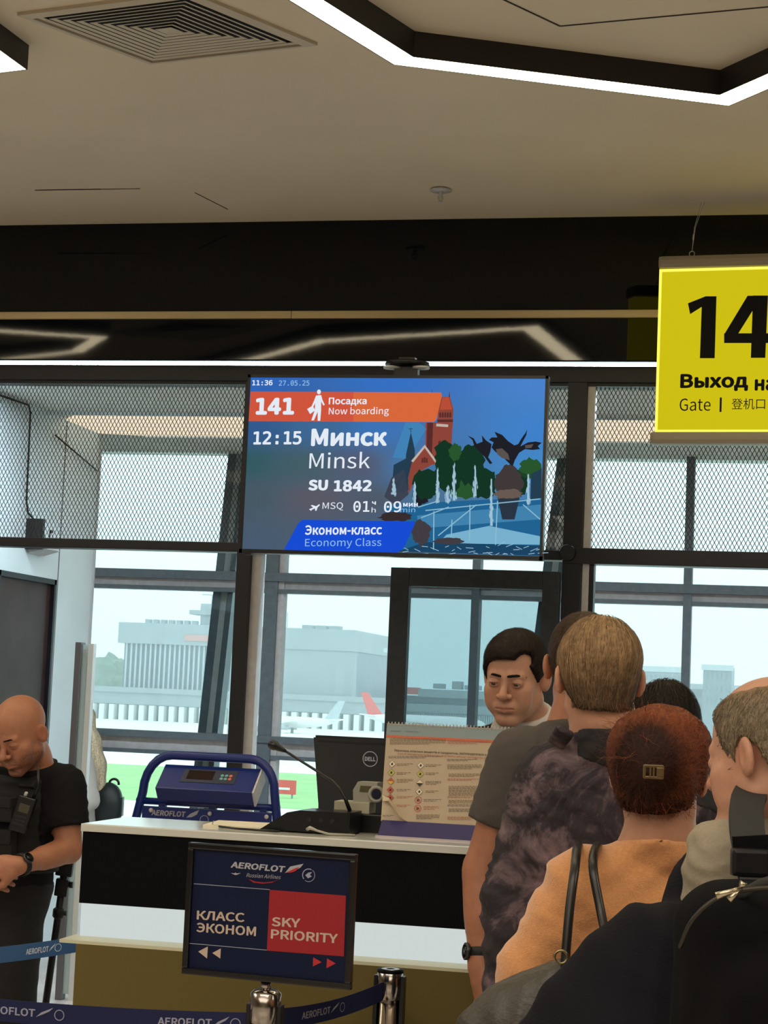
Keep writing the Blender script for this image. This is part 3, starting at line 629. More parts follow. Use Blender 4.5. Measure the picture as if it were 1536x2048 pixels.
# fountains
for cx, y0_, y1_, w_ in ((850, 580, 700, 12), (957, 515, 680, 13), (1035, 500, 670, 15), (1135, 512, 650, 14), (1211, 560, 790, 13), (1385, 540, 690, 12), (1005, 600, 680, 22), (750, 560, 640, 12)):
    r_ = random.Random(cx); g = G()
    for k in range(26):
        yy = y0_+(y1_-y0_)*r_.random()**.8; s_ = w_*(.25+.75*(yy-y0_)/(y1_-y0_)); xx = cx+r_.uniform(-s_, s_); q = r_.uniform(3, 6.5)
        tvpoly([(xx-q*.5, yy), (xx, yy-q*2.2), (xx+q*.5, yy), (xx, yy+q*2.2)], None, .0020+k*.00001, g)
    tvpoly([(cx-3, y0_+8), (cx+3, y0_+8), (cx+6, y1_), (cx-6, y1_)], None, .00195, g)
    PT.append(g.make('picture_shape', water, tv))
r_ = random.Random(5); g = G()
for k in range(34):
    xx = r_.uniform(790, 1430); yy = r_.uniform(880, 925); l_ = r_.uniform(20, 50); a = r_.uniform(-.9, .9)
    tvpoly([(xx, yy), (xx+l_*math.cos(a), yy+l_*.5*math.sin(a)), (xx+l_*math.cos(a), yy+l_*.5*math.sin(a)+3), (xx, yy+3)], None, .0016+k*.00001, g)
PT.append(g.make('picture_shape', water, tv))
blob(880, 820, 45, 60, sc('rocks', (70, 66, 72)), .0017, 31); blob(760, 745, 80, 22, sc('rocks_dark', (60, 48, 50)), .0017, 32); blob(1010, 860, 70, 16, MATS['display_rocks'], .0018, 33)
# banners
tvpoly([(75, 150), (975, 158), (978, 175), (952, 285), (940, 298), (66, 290)], sc('orange', (232, 112, 64)), .0026); tvpoly([(75, 150), (560, 154), (560, 294), (66, 290)], sc('red_orange', (222, 92, 66)), .0027)
tvpoly([(300, 775), (322, 757), (852, 768), (850, 780), (800, 890), (765, 916), (234, 900)], sc('royal', (26, 82, 226)), .0026)
wht = sc('white', (232, 240, 250), .95); pale = sc('pale', (150, 196, 240), .9)
def tt(s, x0, x1, y, h, m=wht, bold=0.0, drop=0, y1=None): text(TP, s, CR(x0, y), CR(x1, (y1 if y1 else y)+0), h/2.3631, .0032, m, tv, bold)
tt('11:36', 82, 178, 121, 25, wht, .02); tt('27.05.25', 208, 352, 123, 25, pale, .008)
tt('141', 98, 280, 260, 80, wht, .035); tt('Посадка', 443, 622, 220, 40, wht, .02); tt('Now boarding', 443, 727, 270, 44, wht, .005)
tt('12:15', 88, 315, 402, 64, wht, .02); tt('Минск', 360, 718, 411, 84, wht, .03); tt('Minsk', 352, 638, 516, 78, wht, 0)
tt('SU', 348, 440, 620, 52, wht, .04); tt('1842', 468, 645, 625, 54, wht, .03); tt('MSQ', 415, 512, 714, 38, wht, 0); tt('01', 560, 636, 722, 52, wht, .01); tt('ч', 648, 667, 688, 16, wht, .02); tt('h', 646, 666, 724, 24, wht, 0); tt('09', 704, 786, 724, 52, wht, .01); tt('мин', 795, 864, 698, 18, wht, .02); tt('min', 782, 852, 724, 24, pale, 0)
tt('Эконом-класс', 333, 695, 829, 46, wht, .02); tt('Economy Class', 333, 692, 893, 48, pale, 0)
# walking passenger pictogram and little aeroplane
g = G()
tvpoly([(388, 150), (394, 142), (402, 142), (407, 150), (405, 160), (398, 165), (390, 161)], None, .0034, g)
tvpoly([(384, 170), (408, 168), (414, 190), (425, 214), (419, 218), (408, 198), (408, 240), (404, 290), (392, 290), (392, 246), (374, 288), (362, 288), (378, 240), (380, 206), (372, 222), (362, 226), (364, 218), (374, 196)], None, .0034, g)
tvpoly([(342, 234), (368, 218), (380, 240), (356, 258)], None, .0034, g)
g.make('pictogram', wht, tv)
g = G(); tvpoly([(352, 708), (372, 700), (360, 690), (368, 688), (386, 694), (400, 684), (404, 688), (392, 700), (388, 714), (382, 716), (380, 704), (366, 710), (362, 716), (358, 712)], None, .0034, g); g.make('pictogram', wht, tv)
# ceiling mount
mt = thing('screen_mount', 'black ceiling bracket with white round caps above the flight screen', 'bracket', ((tx0+tx1)/2, YT_+.1, HC))
mx_ = aty(815, 735, YT_+.08)[0]; mz_ = aty(815, 735, YT_+.08)[2]
G().box(mx_-.035, mx_+.035, YT_+.06, YT_+.10, mz_-.1, mz_+.04).box(mx_-.03, mx_+.03, YT_+.07, YP-.02, 2.78, 2.83).make('pole', M_bez, mt)
G().box(mx_-.05, mx_+.05, YT_+.05, YT_+.09, tz1-.3, tz1+.05).make('plate', M_bez, mt)
G().lathe((mx_, YT_+.08, mz_), [(.02, .025), (.09, .02), (.095, .008), (.03, .0)], 24).make('collar', M_bez, mt)
for s in (-1, 1): G().lathe((mx_+s*.062, YT_+.06, mz_-.004), [(.02, .006), (.036, .003), (.036, -.004), (.01, -.008)], 16).make('cap', mat('white_plastic', (214, 216, 214), .5), mt)
# ================================================================== YELLOW GATE SIGN
YS = 8.33; pL = aty(1320, 530, YS)
ux = np.array([math.cos(math.radians(-4.7)), math.sin(math.radians(-4.7)), 0.0])
sgn = thing('gate_sign', 'illuminated yellow hanging gate sign reading 14, right edge of view', 'sign', (pL[0]+.5, YS, 3.5))
ztop = aty(1320, 515, YS)[2]; zb2 = aty(1312, 890, YS)[2]; zf1 = aty(1321, 540, YS)[2]; zf0 = aty(1316, 865, YS)[2]; SW = 1.16
o0 = np.array([pL[0], YS, 0.0]); nb = np.array([-ux[1], ux[0], 0.0])   # away from the hall
def sbx(u0, u1, n0, n1, z0, z1, g=None, bev=0.0):
    g = g or G(); c = o0+ux*(u0+u1)/2+nb*(n0+n1)/2+ZZ*(z0+z1)/2; return g.obox(c, ux, nb, ZZ, (u1-u0)/2, (n1-n0)/2, (z1-z0)/2, bev)
M_alu = mat('beige_aluminium', (150, 140, 120), .4, metal=.2)
sbx(-.004, SW+.004, -.035, .045, zf1, ztop, bev=.02).make('top_rail', M_alu, sgn)
sbx(-.02, SW+.02, -.035, .045, zb2, zf0, bev=.02).make('bottom_rail', M_alu, sgn)
sbx(0, SW, -.012, .03, zf0, zf1).make('lightbox', emat('yellow_lightbox', (214, 198, 22), .92), sgn)
g = sbx(0, .012, -.0135, -.012, zf0, zf1); sbx(0, SW, -.0135, -.012, zf1-.012, zf1, g); sbx(0, SW, -.0135, -.012, zf0, zf0+.010, g)
g.make('bright_edge', emat('yellow_edge_glow', (240, 232, 90), 1.3), sgn)
SP = Panel([(1321, 540), (1536, 533), (1536, 866), (1316, 865)], 1, 1, o0+ux*0-nb*.0135+ZZ*zf1, ux, (0, 0, 1)); SP.n = -nb
M_blk = mat('black_print', (8, 8, 8), .6, spec=.2)
def spt(px, py):     # px on the sign's plane -> (u, v)
    d = dr(px, py); t = ((SP.o-CAM)@nb)/(d@nb); P = CAM+d*t; return ((P-SP.o)@ux, SP.o[2]-P[2])
def st_(s, px0, px1, pyb, pyt, bold=0.0, u1=None, m=M_blk):
    u0, v1 = spt(px0, pyb); uu, _ = spt(px1, pyb); _, v0 = spt(px0, pyt); text(SP, s, None, None, 0, .001, m, sgn, bold, uvbox=(u0, v0, u1 or uu, v1))
u4 = spt(1541, 700)[0]; u3 = spt(1448, 700)[0]; u1_ = spt(1375, 700)[0]
CD = lambda x, y: (1050+x/2.7675, 400+y/2.7675)
def numeral(polys, du=0.0):
    g = G()
    for k, pl in enumerate(polys): g.face([SP.at(spt(*CD(*p))[0]+du, spt(*CD(*p))[1], .001+k*.0001) for p in pl])
    g.make('numeral', M_blk, sgn)
ONE = [[(902, 572), (1000, 533), (1060, 533), (1050, 876), (968, 876), (978, 592), (914, 632)]]
numeral(ONE); numeral(ONE, spt(1541, 700)[0]+.05-u1_)
numeral([[(1102, 745), (1232, 530), (1282, 530), (1268, 600), (1180, 740), (1102, 790)], [(1102, 738), (1400, 738), (1398, 792), (1102, 792)], [(1262, 529), (1345, 529), (1330, 874), (1250, 874)]])
st_('Выход', 1360, 1496, 783, 748, .03); uu0 = spt(1509, 770)[0]
st_('на посадку', 1509, 1536, 790, 758, .03, u1=uu0+.42)
st_('Gate', 1359, 1421, 822, 797, -.005); st_('|', 1439, 1443, 824, 795, 0); st_('登机口', 1463, 1530, 819, 797, 0)
eye = J(1377, 507, 8.55); w0 = eye.copy(); 
for k, uoff in enumerate((.14, SW-.14)):
    p = o0+ux*uoff+ZZ*ztop
    G().tube([p+ZZ*.012+ux*.012*math.cos(a)+ZZ*.012*math.sin(a) for a in np.linspace(0, 2*math.pi, 10, endpoint=False)], .002, 6, closed=True).make('eyelet', M_lgrey, sgn)
    G().tube([p+ZZ*.02, p+ZZ*.13+ux*.008, p+ZZ*(HC-ztop)+ux*.03+nb*.05], .0012, 5).tube([p+ZZ*.02, p+ZZ*.13+ux*.012, p+ZZ*(HC-ztop)+ux*.042+nb*.05], .0012, 5).make('hanging_wire', M_lgrey, sgn)
    G().tube([p+ZZ*.075+ux*.004, p+ZZ*.10+ux*.006], .004, 6).make('crimp', M_lgrey, sgn)
# ================================================================== BOARDING DESK
M_dk = mat('black_laminate', (2, 4, 8), .5, spec=.12, bump=.02, bscale=200); M_ol = mat('olive_laminate', (100, 88, 42), .6, spec=.3)
M_wt = mat('pale_stone_top', (212, 214, 206), .12, spec=.8); M_bl = emat('backlit_acrylic', (222, 232, 228), .82)
X0 = -1.80; X1 = -.58
dk = thing('boarding_desk', 'tall boarding desk, black upper front over glowing white band and olive base', 'desk', ((X0+X1)/2, 4.9, 0))
G().box(X0, X1, 4.62, 4.66, 1.005, 1.185).box(X0, X0+.03, 4.66, 4.94, 1.005, 1.185).make('upper_front', M_dk, dk)
G().box(X0-.004, X1+.01, 4.612, 4.95, 1.185, 1.205, .003).make('ledge', M_wt, dk)
G().box(X0+.002, X1, 4.632, 4.94, .922, 1.005).make('light_band', M_bl, dk)
G().box(X0-.015, X1, 4.54, 4.66, .914, .922).make('base_top', mat('cream_ledge', (206, 206, 176), .35), dk)
G().box(X0+.03, X1-.02, 4.56, 4.92, .0, .08).make('plinth', M_dk, dk)
G().box(X0+.03, X1, 4.54, 4.94, .08, .914).make('base', M_ol, dk)
G().box(X0+.1, -.98, 4.94, 5.5, .84, .87).box(-.98, X1, 4.94, 5.10, .84, .87).make('worktop', M_wt, dk)
for x, yy in ((X0+.1, 5.5), (-1.02, 5.5), (X1-.03, 5.09)): G().box(x, x+.03, 4.94, yy, 0, .84).make('side_panel', M_dk, dk)
# papers on ledge
pp = G(); za = 1.206
a_ = atz(455, 1655, za); b_ = atz(590, 1662, za)
tag(G().obox((a_+b_)/2+np.array([0, .09, .002]), (1, .1, 0), (-.1, 1, 0), ZZ, .16, .10, .003).make('paper_sheets', mat('cream_paper', (226, 218, 196), .7)), 'thin stack of cream paper sheets on the desk ledge left of the microphone', 'paper')
# ================================================================== SIGN STAND (class sign)
def stanchion(c, label, h, r=.031):
    t = thing('barrier_post', label, 'barrier post', (c[0], c[1], 0)); ch = mat('chrome_steel', (176, 170, 164), .16, metal=1.0)
    G().lathe((c[0], c[1], 0), [(.16, 0), (.165, .01), (.15, .022), (.06, .03), (.035, .035)], 32).make('base', M_dk, t)
    G().lathe((c[0], c[1], 0), [(r, .03), (r, h-.07)], 28).make('tube', ch, t)
    G().lathe((c[0], c[1], 0), [(r, h-.07), (r+.004, h-.068), (r+.004, h-.008), (r*.8, h)], 28).make('head', ch, t)
    return t
p1 = J(531, 2010, 4.0); hz1 = J(531, 1979, 4.0)[2]
s1 = stanchion(p1, 'chrome barrier post carrying the framed blue and red class sign', hz1, .029)
p2 = J(779, 1990, 4.40); hz2 = J(779, 1938, 4.40)[2]
s2 = stanchion(p2, 'chrome barrier post with black cap before the olive desk base, right of the class sign', hz2, .026)
G().lathe((p2[0], p2[1], 0), [(.027, hz2-.012), (.031, hz2-.008), (.031, hz2-.001), (.01, hz2)], 24).make('cap', M_dk, s2)
for s in (-1, 1): G().obox((p2[0]+s*.031, p2[1], hz2-.09), (1, 0, 0), (0, 1, 0), ZZ, .005, .014, .075, .003).make('belt_slot', M_bez, s2); G().obox((p1[0]+s*.033, p1[1], hz1-.08), (1, 0, 0), (0, 1, 0), ZZ, .005, .014, .05, .003).make('belt_slot', M_bez, s1)
c4 = lambda x, y: (340+x/3.2, 1660+y/3.2)
AQ = [c4(110, 85), c4(1205, 160), c4(1160, 1010), c4(62, 910)]
an = math.radians(-7.2); sx_ = np.array([math.cos(an), math.sin(an), 0]); sn = np.array([sx_[1], -sx_[0], 0.0])
cS = J(538, 1829, 4.0); hW, hH = .192, .1385
cs_ = thing('class_sign', 'framed blue and red sign pointing economy class left and priority right', 'sign', (cS[0], cS[1], cS[2]-hH))
oS = cS-sx_*hW+ZZ*hH
BP = Panel(AQ, 2*hW, 2*hH, oS, sx_, ZZ); BP.n = sn
M_fr = mat('glossy_black_frame', (18, 17, 18), .18, spec=.6)
def fb(u0, u1, v0, v1, l0, l1, m, n, bev=.0):
    c = oS+sx_*(u0+u1)/2-ZZ*(v0+v1)/2+sn*(l0+l1)/2; return G().obox(c, sx_, sn, ZZ, (u1-u0)/2, (l1-l0)/2, (v1-v0)/2, bev).make(n, m, cs_)
fw_ = .0135; w2, h2 = 2*hW, 2*hH
fb(0, w2, 0, fw_, -.008, .009, M_fr, 'frame_side', .003); fb(0, w2, h2-fw_, h2, -.008, .009, M_fr, 'frame_side', .003); fb(0, fw_, fw_, h2-fw_, -.008, .009, M_fr, 'frame_side', .003); fb(w2-fw_, w2, fw_, h2-fw_, -.008, .009, M_fr, 'frame_side', .003)
M_navy = mat('navy_print', (8, 20, 52), .6, spec=.2); M_rd = mat('red_print', (150, 16, 26), .5); M_tx = mat('cream_print', (190, 172, 156), .5); M_wl = mat('pale_line', (150, 156, 176), .5); M_rdb = mat('bright_red_print', (180, 34, 44), .5); M_gr = mat('silver_print', (165, 166, 174), .4)
fb(fw_, w2-fw_, fw_, h2-fw_, -.006, .002, M_navy, 'poster')
def bp(pts, m, n='printed_shape', l=.0026):
    g = G(); BP.poly(g, [c4(*p) for p in pts], l); return g.make(n, m, cs_)
bp([(635, 384), (1132, 420), (1116, 800), (614, 765)], M_rd, 'red_field')
bp([(138, 345), (635, 381), (635, 385), (138, 349)], M_wl); bp([(110, 719), (614, 760), (614, 764), (110, 723)], M_wl)
bp([(166, 772), (229, 740), (224, 816)], M_tx, 'arrow', .003); bp([(258, 781), (314, 752), (310, 816)], M_tx, 'arrow', .003)
bp([(917, 806), (972, 836), (914, 863)], M_rdb, 'arrow', .003); bp([(1007, 812), (1064, 844), (1002, 874)], M_rdb, 'arrow', .003)
def btx(s, x0, y0, x1, y1, h, m=M_tx, bold=0.0, shear=0.0): text(BP, s, c4(x0, y0), c4(x1, y1), h/3.2, .003, m, cs_, bold, shear)
btx('КЛАСС', 156, 572, 468, 588, 58, bold=.02); btx('ЭКОНОМ', 154, 650, 543, 676, 60, bold=.02); btx('SKY', 646, 612, 832, 622, 58, bold=.02); btx('PRIORITY', 640, 690, 1076, 720, 60, bold=.02)
btx('AEROFLOT', 380, 246, 738, 276, 40, M_gr, .03, .15); btx('Russian Airlines', 482, 304, 708, 318, 26, M_gr, .0, .3)
bp([(736, 278), (770, 238), (858, 220), (838, 244), (806, 262)], M_gr, 'emblem', .003); bp([(742, 276), (800, 250), (832, 240), (806, 266), (776, 276)], M_rdb, 'emblem', .0033)
bp([(496, 316), (540, 332), (600, 338), (660, 332), (696, 320), (650, 340), (590, 346), (530, 340)], M_rd, 'swoosh', .003)
bp([(380, 278), (404, 282), (412, 276), (420, 282), (448, 278), (424, 290), (412, 292), (400, 288)], M_gr, 'winged_emblem', .003)
def ringmark(P_, conv, cx, cy, r, m, parent, l, a0=0, a1=2*math.pi, w=.1, n=20):
    g = G(); A = np.linspace(a0, a1, n)
    for a, b in zip(A[:-1], A[1:]): P_.poly(g, [conv(cx+r*math.cos(a), cy+r*math.sin(a)), conv(cx+r*math.cos(b), cy+r*math.sin(b)), conv(cx+r*(1-w)*math.cos(b), cy+r*(1-w)*math.sin(b)), conv(cx+r*(1-w)*math.cos(a), cy+r*(1-w)*math.sin(a))], l)
    return g.make('round_emblem', m, parent)
ringmark(BP, c4, 890, 292, 42, M_wl, cs_, .003, -.9, 2.2, .08); ringmark(BP, c4, 890, 292, 42, M_wl, cs_, .003, 2.5, 5.2, .14)
bp([(868, 292), (888, 276), (914, 272), (898, 290), (912, 300), (886, 312)], M_wl, 'emblem', .003)
G().tube([cS-ZZ*hH*1.0-sn*.0, (p1[0], p1[1], hz1-.004)], .0105, 12).make('stem', MATS['chrome_steel'], cs_)
G().tube([cS-ZZ*hH+sn*-.012, cS+ZZ*hH*.3+sn*-.012], .01, 10).make('back_tube', MATS['chrome_steel'], cs_)
# ================================================================== BELTS
M_belt = mat('navy_belt', (14, 26, 76), .75, var=.1, vscale=300, trans=.15); M_beltl = mat('painted_backlit_belt', (84, 128, 178), .75, var=.1, vscale=300, trans=.45)  # second belt: window backlight painted into a paler blue
def belt(A, B, hw, m, label, texts, mt_):
    A = np.asarray(A, float); B = np.asarray(B, float); d = B-A; L_ = np.linalg.norm(d[:2]); ux_ = nrm((d[0], d[1], 0)); n_ = np.array([ux_[1], -ux_[0], 0.0])
    t = thing('barrier_belt', label, 'barrier belt', A); K = 16
    sag = lambda s: A[2]+(B[2]-A[2])*s-.012*4*s*(1-s)
    vs = []; fs = []
    for i in range(K+1):
        s = i/K
        for l in (-.0008, .0008):
            for z in (-hw, hw): vs.append((A+ux_*L_*s+n_*l)[:2].tolist()+[float(sag(s)+z)])
    for i in range(K):
        b = i*4
        for p, q in ((0, 1), (1, 3), (3, 2), (2, 0)): fs.append((b+p, b+q, b+4+q, b+4+p))
    fs += [(0, 1, 3, 2), (K*4, K*4+2, K*4+3, K*4+1)]
    me = bpy.data.meshes.new('webbing'); me.from_pydata(vs, [], fs); link_mesh('webbing', me, m, t)
    for s0, s1, kind in texts:
        z0 = (sag(s0)+sag(s1))/2; P = Panel([(0, 0), (1, 0), (1, 1), (0, 1)], 1, 1, A+ux_*L_*s0*0+ZZ*0, ux_, ZZ); P.n = n_
        P.o = np.array([A[0], A[1], 0.0]); sl = (sag(s1)-sag(s0))/((s1-s0)*L_); P.ux = nrm(ux_+ZZ*sl); P.o = np.array([A[0], A[1], sag(s0)-sl*s0*L_])
        w = (s1-s0)*L_; u0 = s0*L_*np.linalg.norm(ux_+ZZ*sl)
        text(P, 'AEROFLOT', None, None, 0, .0016, mt_, t, .02, uvbox=(u0, -hw*.36, u0+w*.72, hw*.36))
        def lp(pts, n):
            g = G(); g.face([P.at(u0+w*x, -hw*y, .0016) for x, y in pts]); g.make(n, mt_, t)
        lp([(.73, -.35), (.80, .12), (.95, .62), (.90, .25), (.82, -.05)], 'emblem')
        g = G(); aa = np.linspace(0, 2*math.pi, 16)
        for a, b in zip(aa[:-1], aa[1:]): g.face([P.at(u0+w*1.03+hw*r_*math.cos(q), hw*r_*math.sin(q), .0016) for r_, q in ((.5, a), (.5, b), (.42, b), (.42, a))])
        g.make('round_emblem', mt_, t)
    return t
bL = J(-260, 1990, 4.22); bR = J(503, 2048, 4.0)
belt(bL, bR, .0235, M_belt, 'navy printed barrier belt running left from the class sign post', [(.30, .505, 0), (.765, .955, 0)], mat('belt_print', (150, 152, 172), .6))
bA = J(557, 2037, 4.0); bB = J(771, 1980, 4.39)
belt(bA, bB, .021, M_belt, 'navy printed barrier belt slanting between the two chrome posts', [(.20, .56, 0), (.80, 1.1, 0)][:1], MATS['belt_print'])
bC = J(-200, 1924, 4.72); bD = J(160, 1873, 5.08)
bD = np.array([X0+.0, 4.93, bD[2]])
belt(bC, bD, .0205, M_beltl, 'barrier belt with backlight painted in as light blue, in front of the guard, fixed to the desk side', [(.555, .70, 0)], mat('belt_print_backlit', (206, 220, 232), .6))  # print paled along with the belt's painted backlight
# ================================================================== BAGGAGE SCALE
M_bs = mat('blue_enamel', (18, 40, 116), .35, spec=.5); ys = 6.25
SX = lambda px: aty(px, 1600, ys)[0]; SZ = lambda px, py: aty(px, py, ys)[2]
bs = thing('baggage_scale', 'blue baggage scale with tubular hoop, display box and airline plate behind the desk', 'scale', (SX(420), ys, 0))
xl, xr = SX(274)-.0, SX(560); zt2 = SZ(420, 1514); zm = SZ(300, 1602)
r_ = .09; pts = [(xl, ys, .15), (xl, ys, zt2-.22)]+[(xl+.02+(.10)*(1-math.cos(a)), ys, zt2-.13+.13*math.sin(a)) for a in np.linspace(.0, math.pi/2, 7)]+[(xr-.02-.09*(1-math.cos(a)), ys, zt2-.11+.11*math.sin(a)) for a in np.linspace(math.pi/2, 0, 7)]+[(xr+.0, ys, zt2-.25), (xr, ys, .15)]
pts[8:8] = []
G().tube([np.array(p)+np.array([0, 0, 0]) for p in pts], .0155, 12).make('hoop', M_bs, bs)
G().tube([(xl, ys, zm), (xr, ys, zm)], .012, 8).tube([(xl, ys, zm-.25), (xr, ys, zm-.25)], .012, 8).make('crossbar', M_bs, bs)['kind'] = 'stuff'
G().box(xl+.024, xr-.024, ys-.012, ys-.004, zm-.21, zm-.016, .003).make('name_plate', M_bs, bs)
NP = Panel([(0, 0), (1, 0), (1, 1), (0, 1)], 1, 1, (xl+.024, ys-.0125, zm-.016), (1, 0, 0), ZZ)
text(NP, 'AEROFLOT', None, None, 0, .001, M_gr, bs, .03, .1, uvbox=(.035, .012, .158, .031)); text(NP, 'Russian Airlines', None, None, 0, .001, M_wl, bs, 0, .1, uvbox=(.035, .040, .14, .050))
g = G(); g.face([NP.at(u, v, .001) for u, v in ((.16, .032), (.175, .018), (.205, .004), (.198, .020), (.18, .030))]); g.make('emblem', M_gr, bs)
g = G(); aa = np.linspace(0, 2*math.pi, 16)
for a, b in zip(aa[:-1], aa[1:]): g.face([NP.at(.225+r2*math.cos(q), 0.036+r2*math.sin(q), .001) for r2, q in ((.016, a), (.016, b), (.0135, b), (.0135, a))])
g.make('round_emblem', M_wl, bs)
for u in (.035, .245, .445): G().lathe((xl+.024+u, ys-.016, zm-.030), [(.007, 0), (.008, .003), (.004, .006)], 12, (0, -1, 0)).make('bolt', M_lgrey, bs)
for u in (.07, .25, .43): G().box(xl+.024+u-.012, xl+.024+u+.012, ys-.01, ys+.01, zm-.018, zm).make('clip', M_bs, bs)
# display box, front face tilted up
bx0, bx1 = SX(316)+.02, SX(520)+.0; zb0 = zm+.018; nrm_t = nrm((0, -.62, .78)); upv = nrm((0, .78, .62))
cB_ = np.array([(bx0+bx1)/2, ys-.03, zb0+.05]); hw_ = (bx1-bx0)/2
db = G().obox(cB_, (1, 0, 0), nrm_t, upv, hw_, .028, .062, .004).make('display_box', M_bs, bs)
G().obox(cB_+np.array([hw_+.002, 0, 0]), (1, 0, 0), nrm_t, upv, .003, .03, .064).make('end_plate', M_lgrey, db)
G().box(bx0+.02, bx1-.02, ys-.02, ys+.012, zm, zb0+.02).make('bracket', M_bs, bs)
fo = cB_+nrm_t*.0285
G().obox(fo+np.array([.002, 0, 0])+upv*.008, (1, 0, 0), nrm_t, upv, .095, .001, .034).make('keypad_panel', mat('scale_keypad', (44, 50, 74), .4), db)
G().obox(fo+nrm_t*.0012+np.array([-.03, 0, 0])+upv*.012, (1, 0, 0), nrm_t, upv, .046, .001, .022).make('dark_display', mat('dark_red_display', (30, 14, 14), .15), db)
for i in range(3):
    for j in range(2):
        G().lathe(fo+nrm_t*.001+np.array([.046+i*.015, 0, 0])+upv*(.014-j*.016), [(.0065, 0), (.006, .0018), (.001, .002)], 10, nrm_t).make('button', mat('button_red', (226, 110, 96)) if (i == 2) else mat('button_teal', (120, 176, 180)), db)
G().box(xl-.05, xr+.05, ys-.55, ys+.03, .06, .12, .008).make('platform', M_lgrey, bs)
for sx1 in (xl, xr-.05):
    for sy1 in (ys-.52, ys-.04): G().box(sx1, sx1+.05, sy1, sy1+.05, 0, .06).make('foot', M_dk, bs)
# ================================================================== MICROPHONE
mc = thing('gooseneck_microphone', 'black gooseneck desk microphone on the desk ledge', 'microphone', J(680, 1660, 4.95))
mb = atz(675, 1668, 1.205); mb = np.array([mb[0], 4.80, 1.205]); cM = J(678, 1630, 5.0)
bxm = cM[0]
G().prism([(bxm-.16, 4.72, 1.209), (bxm+.075, 4.72, 1.209), (bxm+.075, 4.72, 1.262), (bxm-.055, 4.72, 1.262), (bxm-.09, 4.72, 1.255)], (0, .13, 0)).make('base', M_bez, mc)
for x in (-.14, .06): G().box(bxm+x, bxm+x+.015, 4.73, 4.83, 1.205, 1.21).make('foot', M_dk, mc)
Y_m = 4.80
mp = [aty(x, y, Y_m) for x, y in ((700, 1624), (690, 1596), (680, 1578), (664, 1561), (645, 1549), (600, 1521), (572, 1503))]; mp[0] = np.array([mp[0][0], Y_m, 1.262])
G().tube(mp, [.0055, .005, .0042, .0038, .0036, .0034, .0036], 8).make('gooseneck', M_bez, mc)
q0 = aty(572, 1503, Y_m); q1 = aty(545, 1489, Y_m); 
G().lathe(q0, [(.0036, 0), (.007, .012), (.0105, .028), (.013, .032), (.0135, .042), (.010, .05), (.002, .052)], 14, nrm(q1-q0)).make('capsule', M_bez, mc)
for i in range(3): G().lathe((bxm-.03+i*.03, 4.72, 1.24), [(.006, 0), (.006, .002)], 10, (0, -1, 0)).make('button', M_frame, mc)
tag(G().tube([(bxm-.03, 4.70, 1.217), (bxm-.02, 4.69, 1.222), (bxm+.0, 4.685, 1.216), (bxm+.03, 4.69, 1.209), (bxm+.09, 4.72, 1.208)], [.004, .005, .003, .003, .003], 7).make('cable', mat('grey_cable', (170, 166, 158), .5)), 'short pale grey cable lying in front of the microphone base', 'cable')
tag(G().tube([(bxm-.10, 4.70, 1.2085), (bxm-.16, 4.69, 1.2085), (bxm-.22, 4.70, 1.2085), (bxm-.30, 4.76, 1.2085), (bxm-.34, 4.9, 1.2085)], .003, 7).make('cable', M_bez), 'thin black microphone cable curving left over the desk ledge and papers', 'cable')
# ================================================================== MONITOR (seen from its back)
ym = 5.2; mxl, mxr = aty(634, 1470, ym)[0], aty(634, 1470, ym)[0]+.42
mzt = aty(700, 1473, ym)[2]; mzb = mzt-.285
mo = thing('monitor', 'black computer monitor seen from behind with a round badge, beside the hazard calendar', 'monitor', ((mxl+mxr)/2, ym, .87))
ty = lambda v: np.array(v, float)
tilt = .09
def msl(x0, x1, z0, z1, y0, y1, m, n, bev=0, par=None):
    g = G(); bt = g.b; P = []
    for x in (x0, x1):
        for y in (y0, y1):
            for z in (z0, z1): P.append((x+(.028*(mzt-z)/.285 if x == x0 and n == 'back_shell' else 0), y-tilt*(z-mzb), z))
    v = [bt.verts.new([float(c) for c in p]) for p in P]
    fs = [bt.faces.new([v[i] for i in q]) for q in ((0, 1, 3, 2), (4, 6, 7, 5), (0, 4, 5, 1), (2, 3, 7, 6), (0, 2, 6, 4), (1, 5, 7, 3))]
    if bev: bmesh.ops.bevel(bt, geom=list(bt.edges), offset=bev, segments=2, affect='EDGES')
    return g.make(n, m, par or mo)
M_pl = mat('charcoal_plastic', (30, 30, 32), .45, bump=.01, bscale=300)
msl(mxl, mxr, mzb, mzt, ym-.02, ym+.02, M_pl, 'back_shell', .006); msl(mxl+.01, mxr-.01, mzb+.01, mzt-.01, ym+.02, ym+.024, M_bez, 'screen')
msl(mxl+.015, mxr-.02, mzt-.018, mzt-.014, ym-.0215, ym-.019, mat('vent_slot', (8, 8, 8)), 'vent_slot')
msl(mxl+.16, mxr-.12, mzb+.02, mzb+.12, ym-.045, ym-.02, M_pl, 'mount_cover', .004)
G().box((mxl+mxr)/2-.04, (mxl+mxr)/2+.04, ym-.01, ym+.03, .87, mzb+.1).make('stand', M_pl, mo); G().box((mxl+mxr)/2-.12, (mxl+mxr)/2+.12, ym-.08, ym+.12, .87, .882, .004).make('foot', M_pl, mo)
lc = aty(740, 1518, ym-.045)
lo = np.array([lc[0], ym-.0215-tilt*(lc[2]-mzb), lc[2]])
g = G(); aa = np.linspace(0, 2*math.pi, 28)
for a, b in zip(aa[:-1], aa[1:]): g.face([lo+np.array([r2*math.cos(q), -tilt*r2*math.sin(q)-.001, r2*math.sin(q)]) for r2, q in ((.0215, a), (.0215, b), (.0190, b), (.0190, a))])
g.make('badge_ring', M_gr, mo)
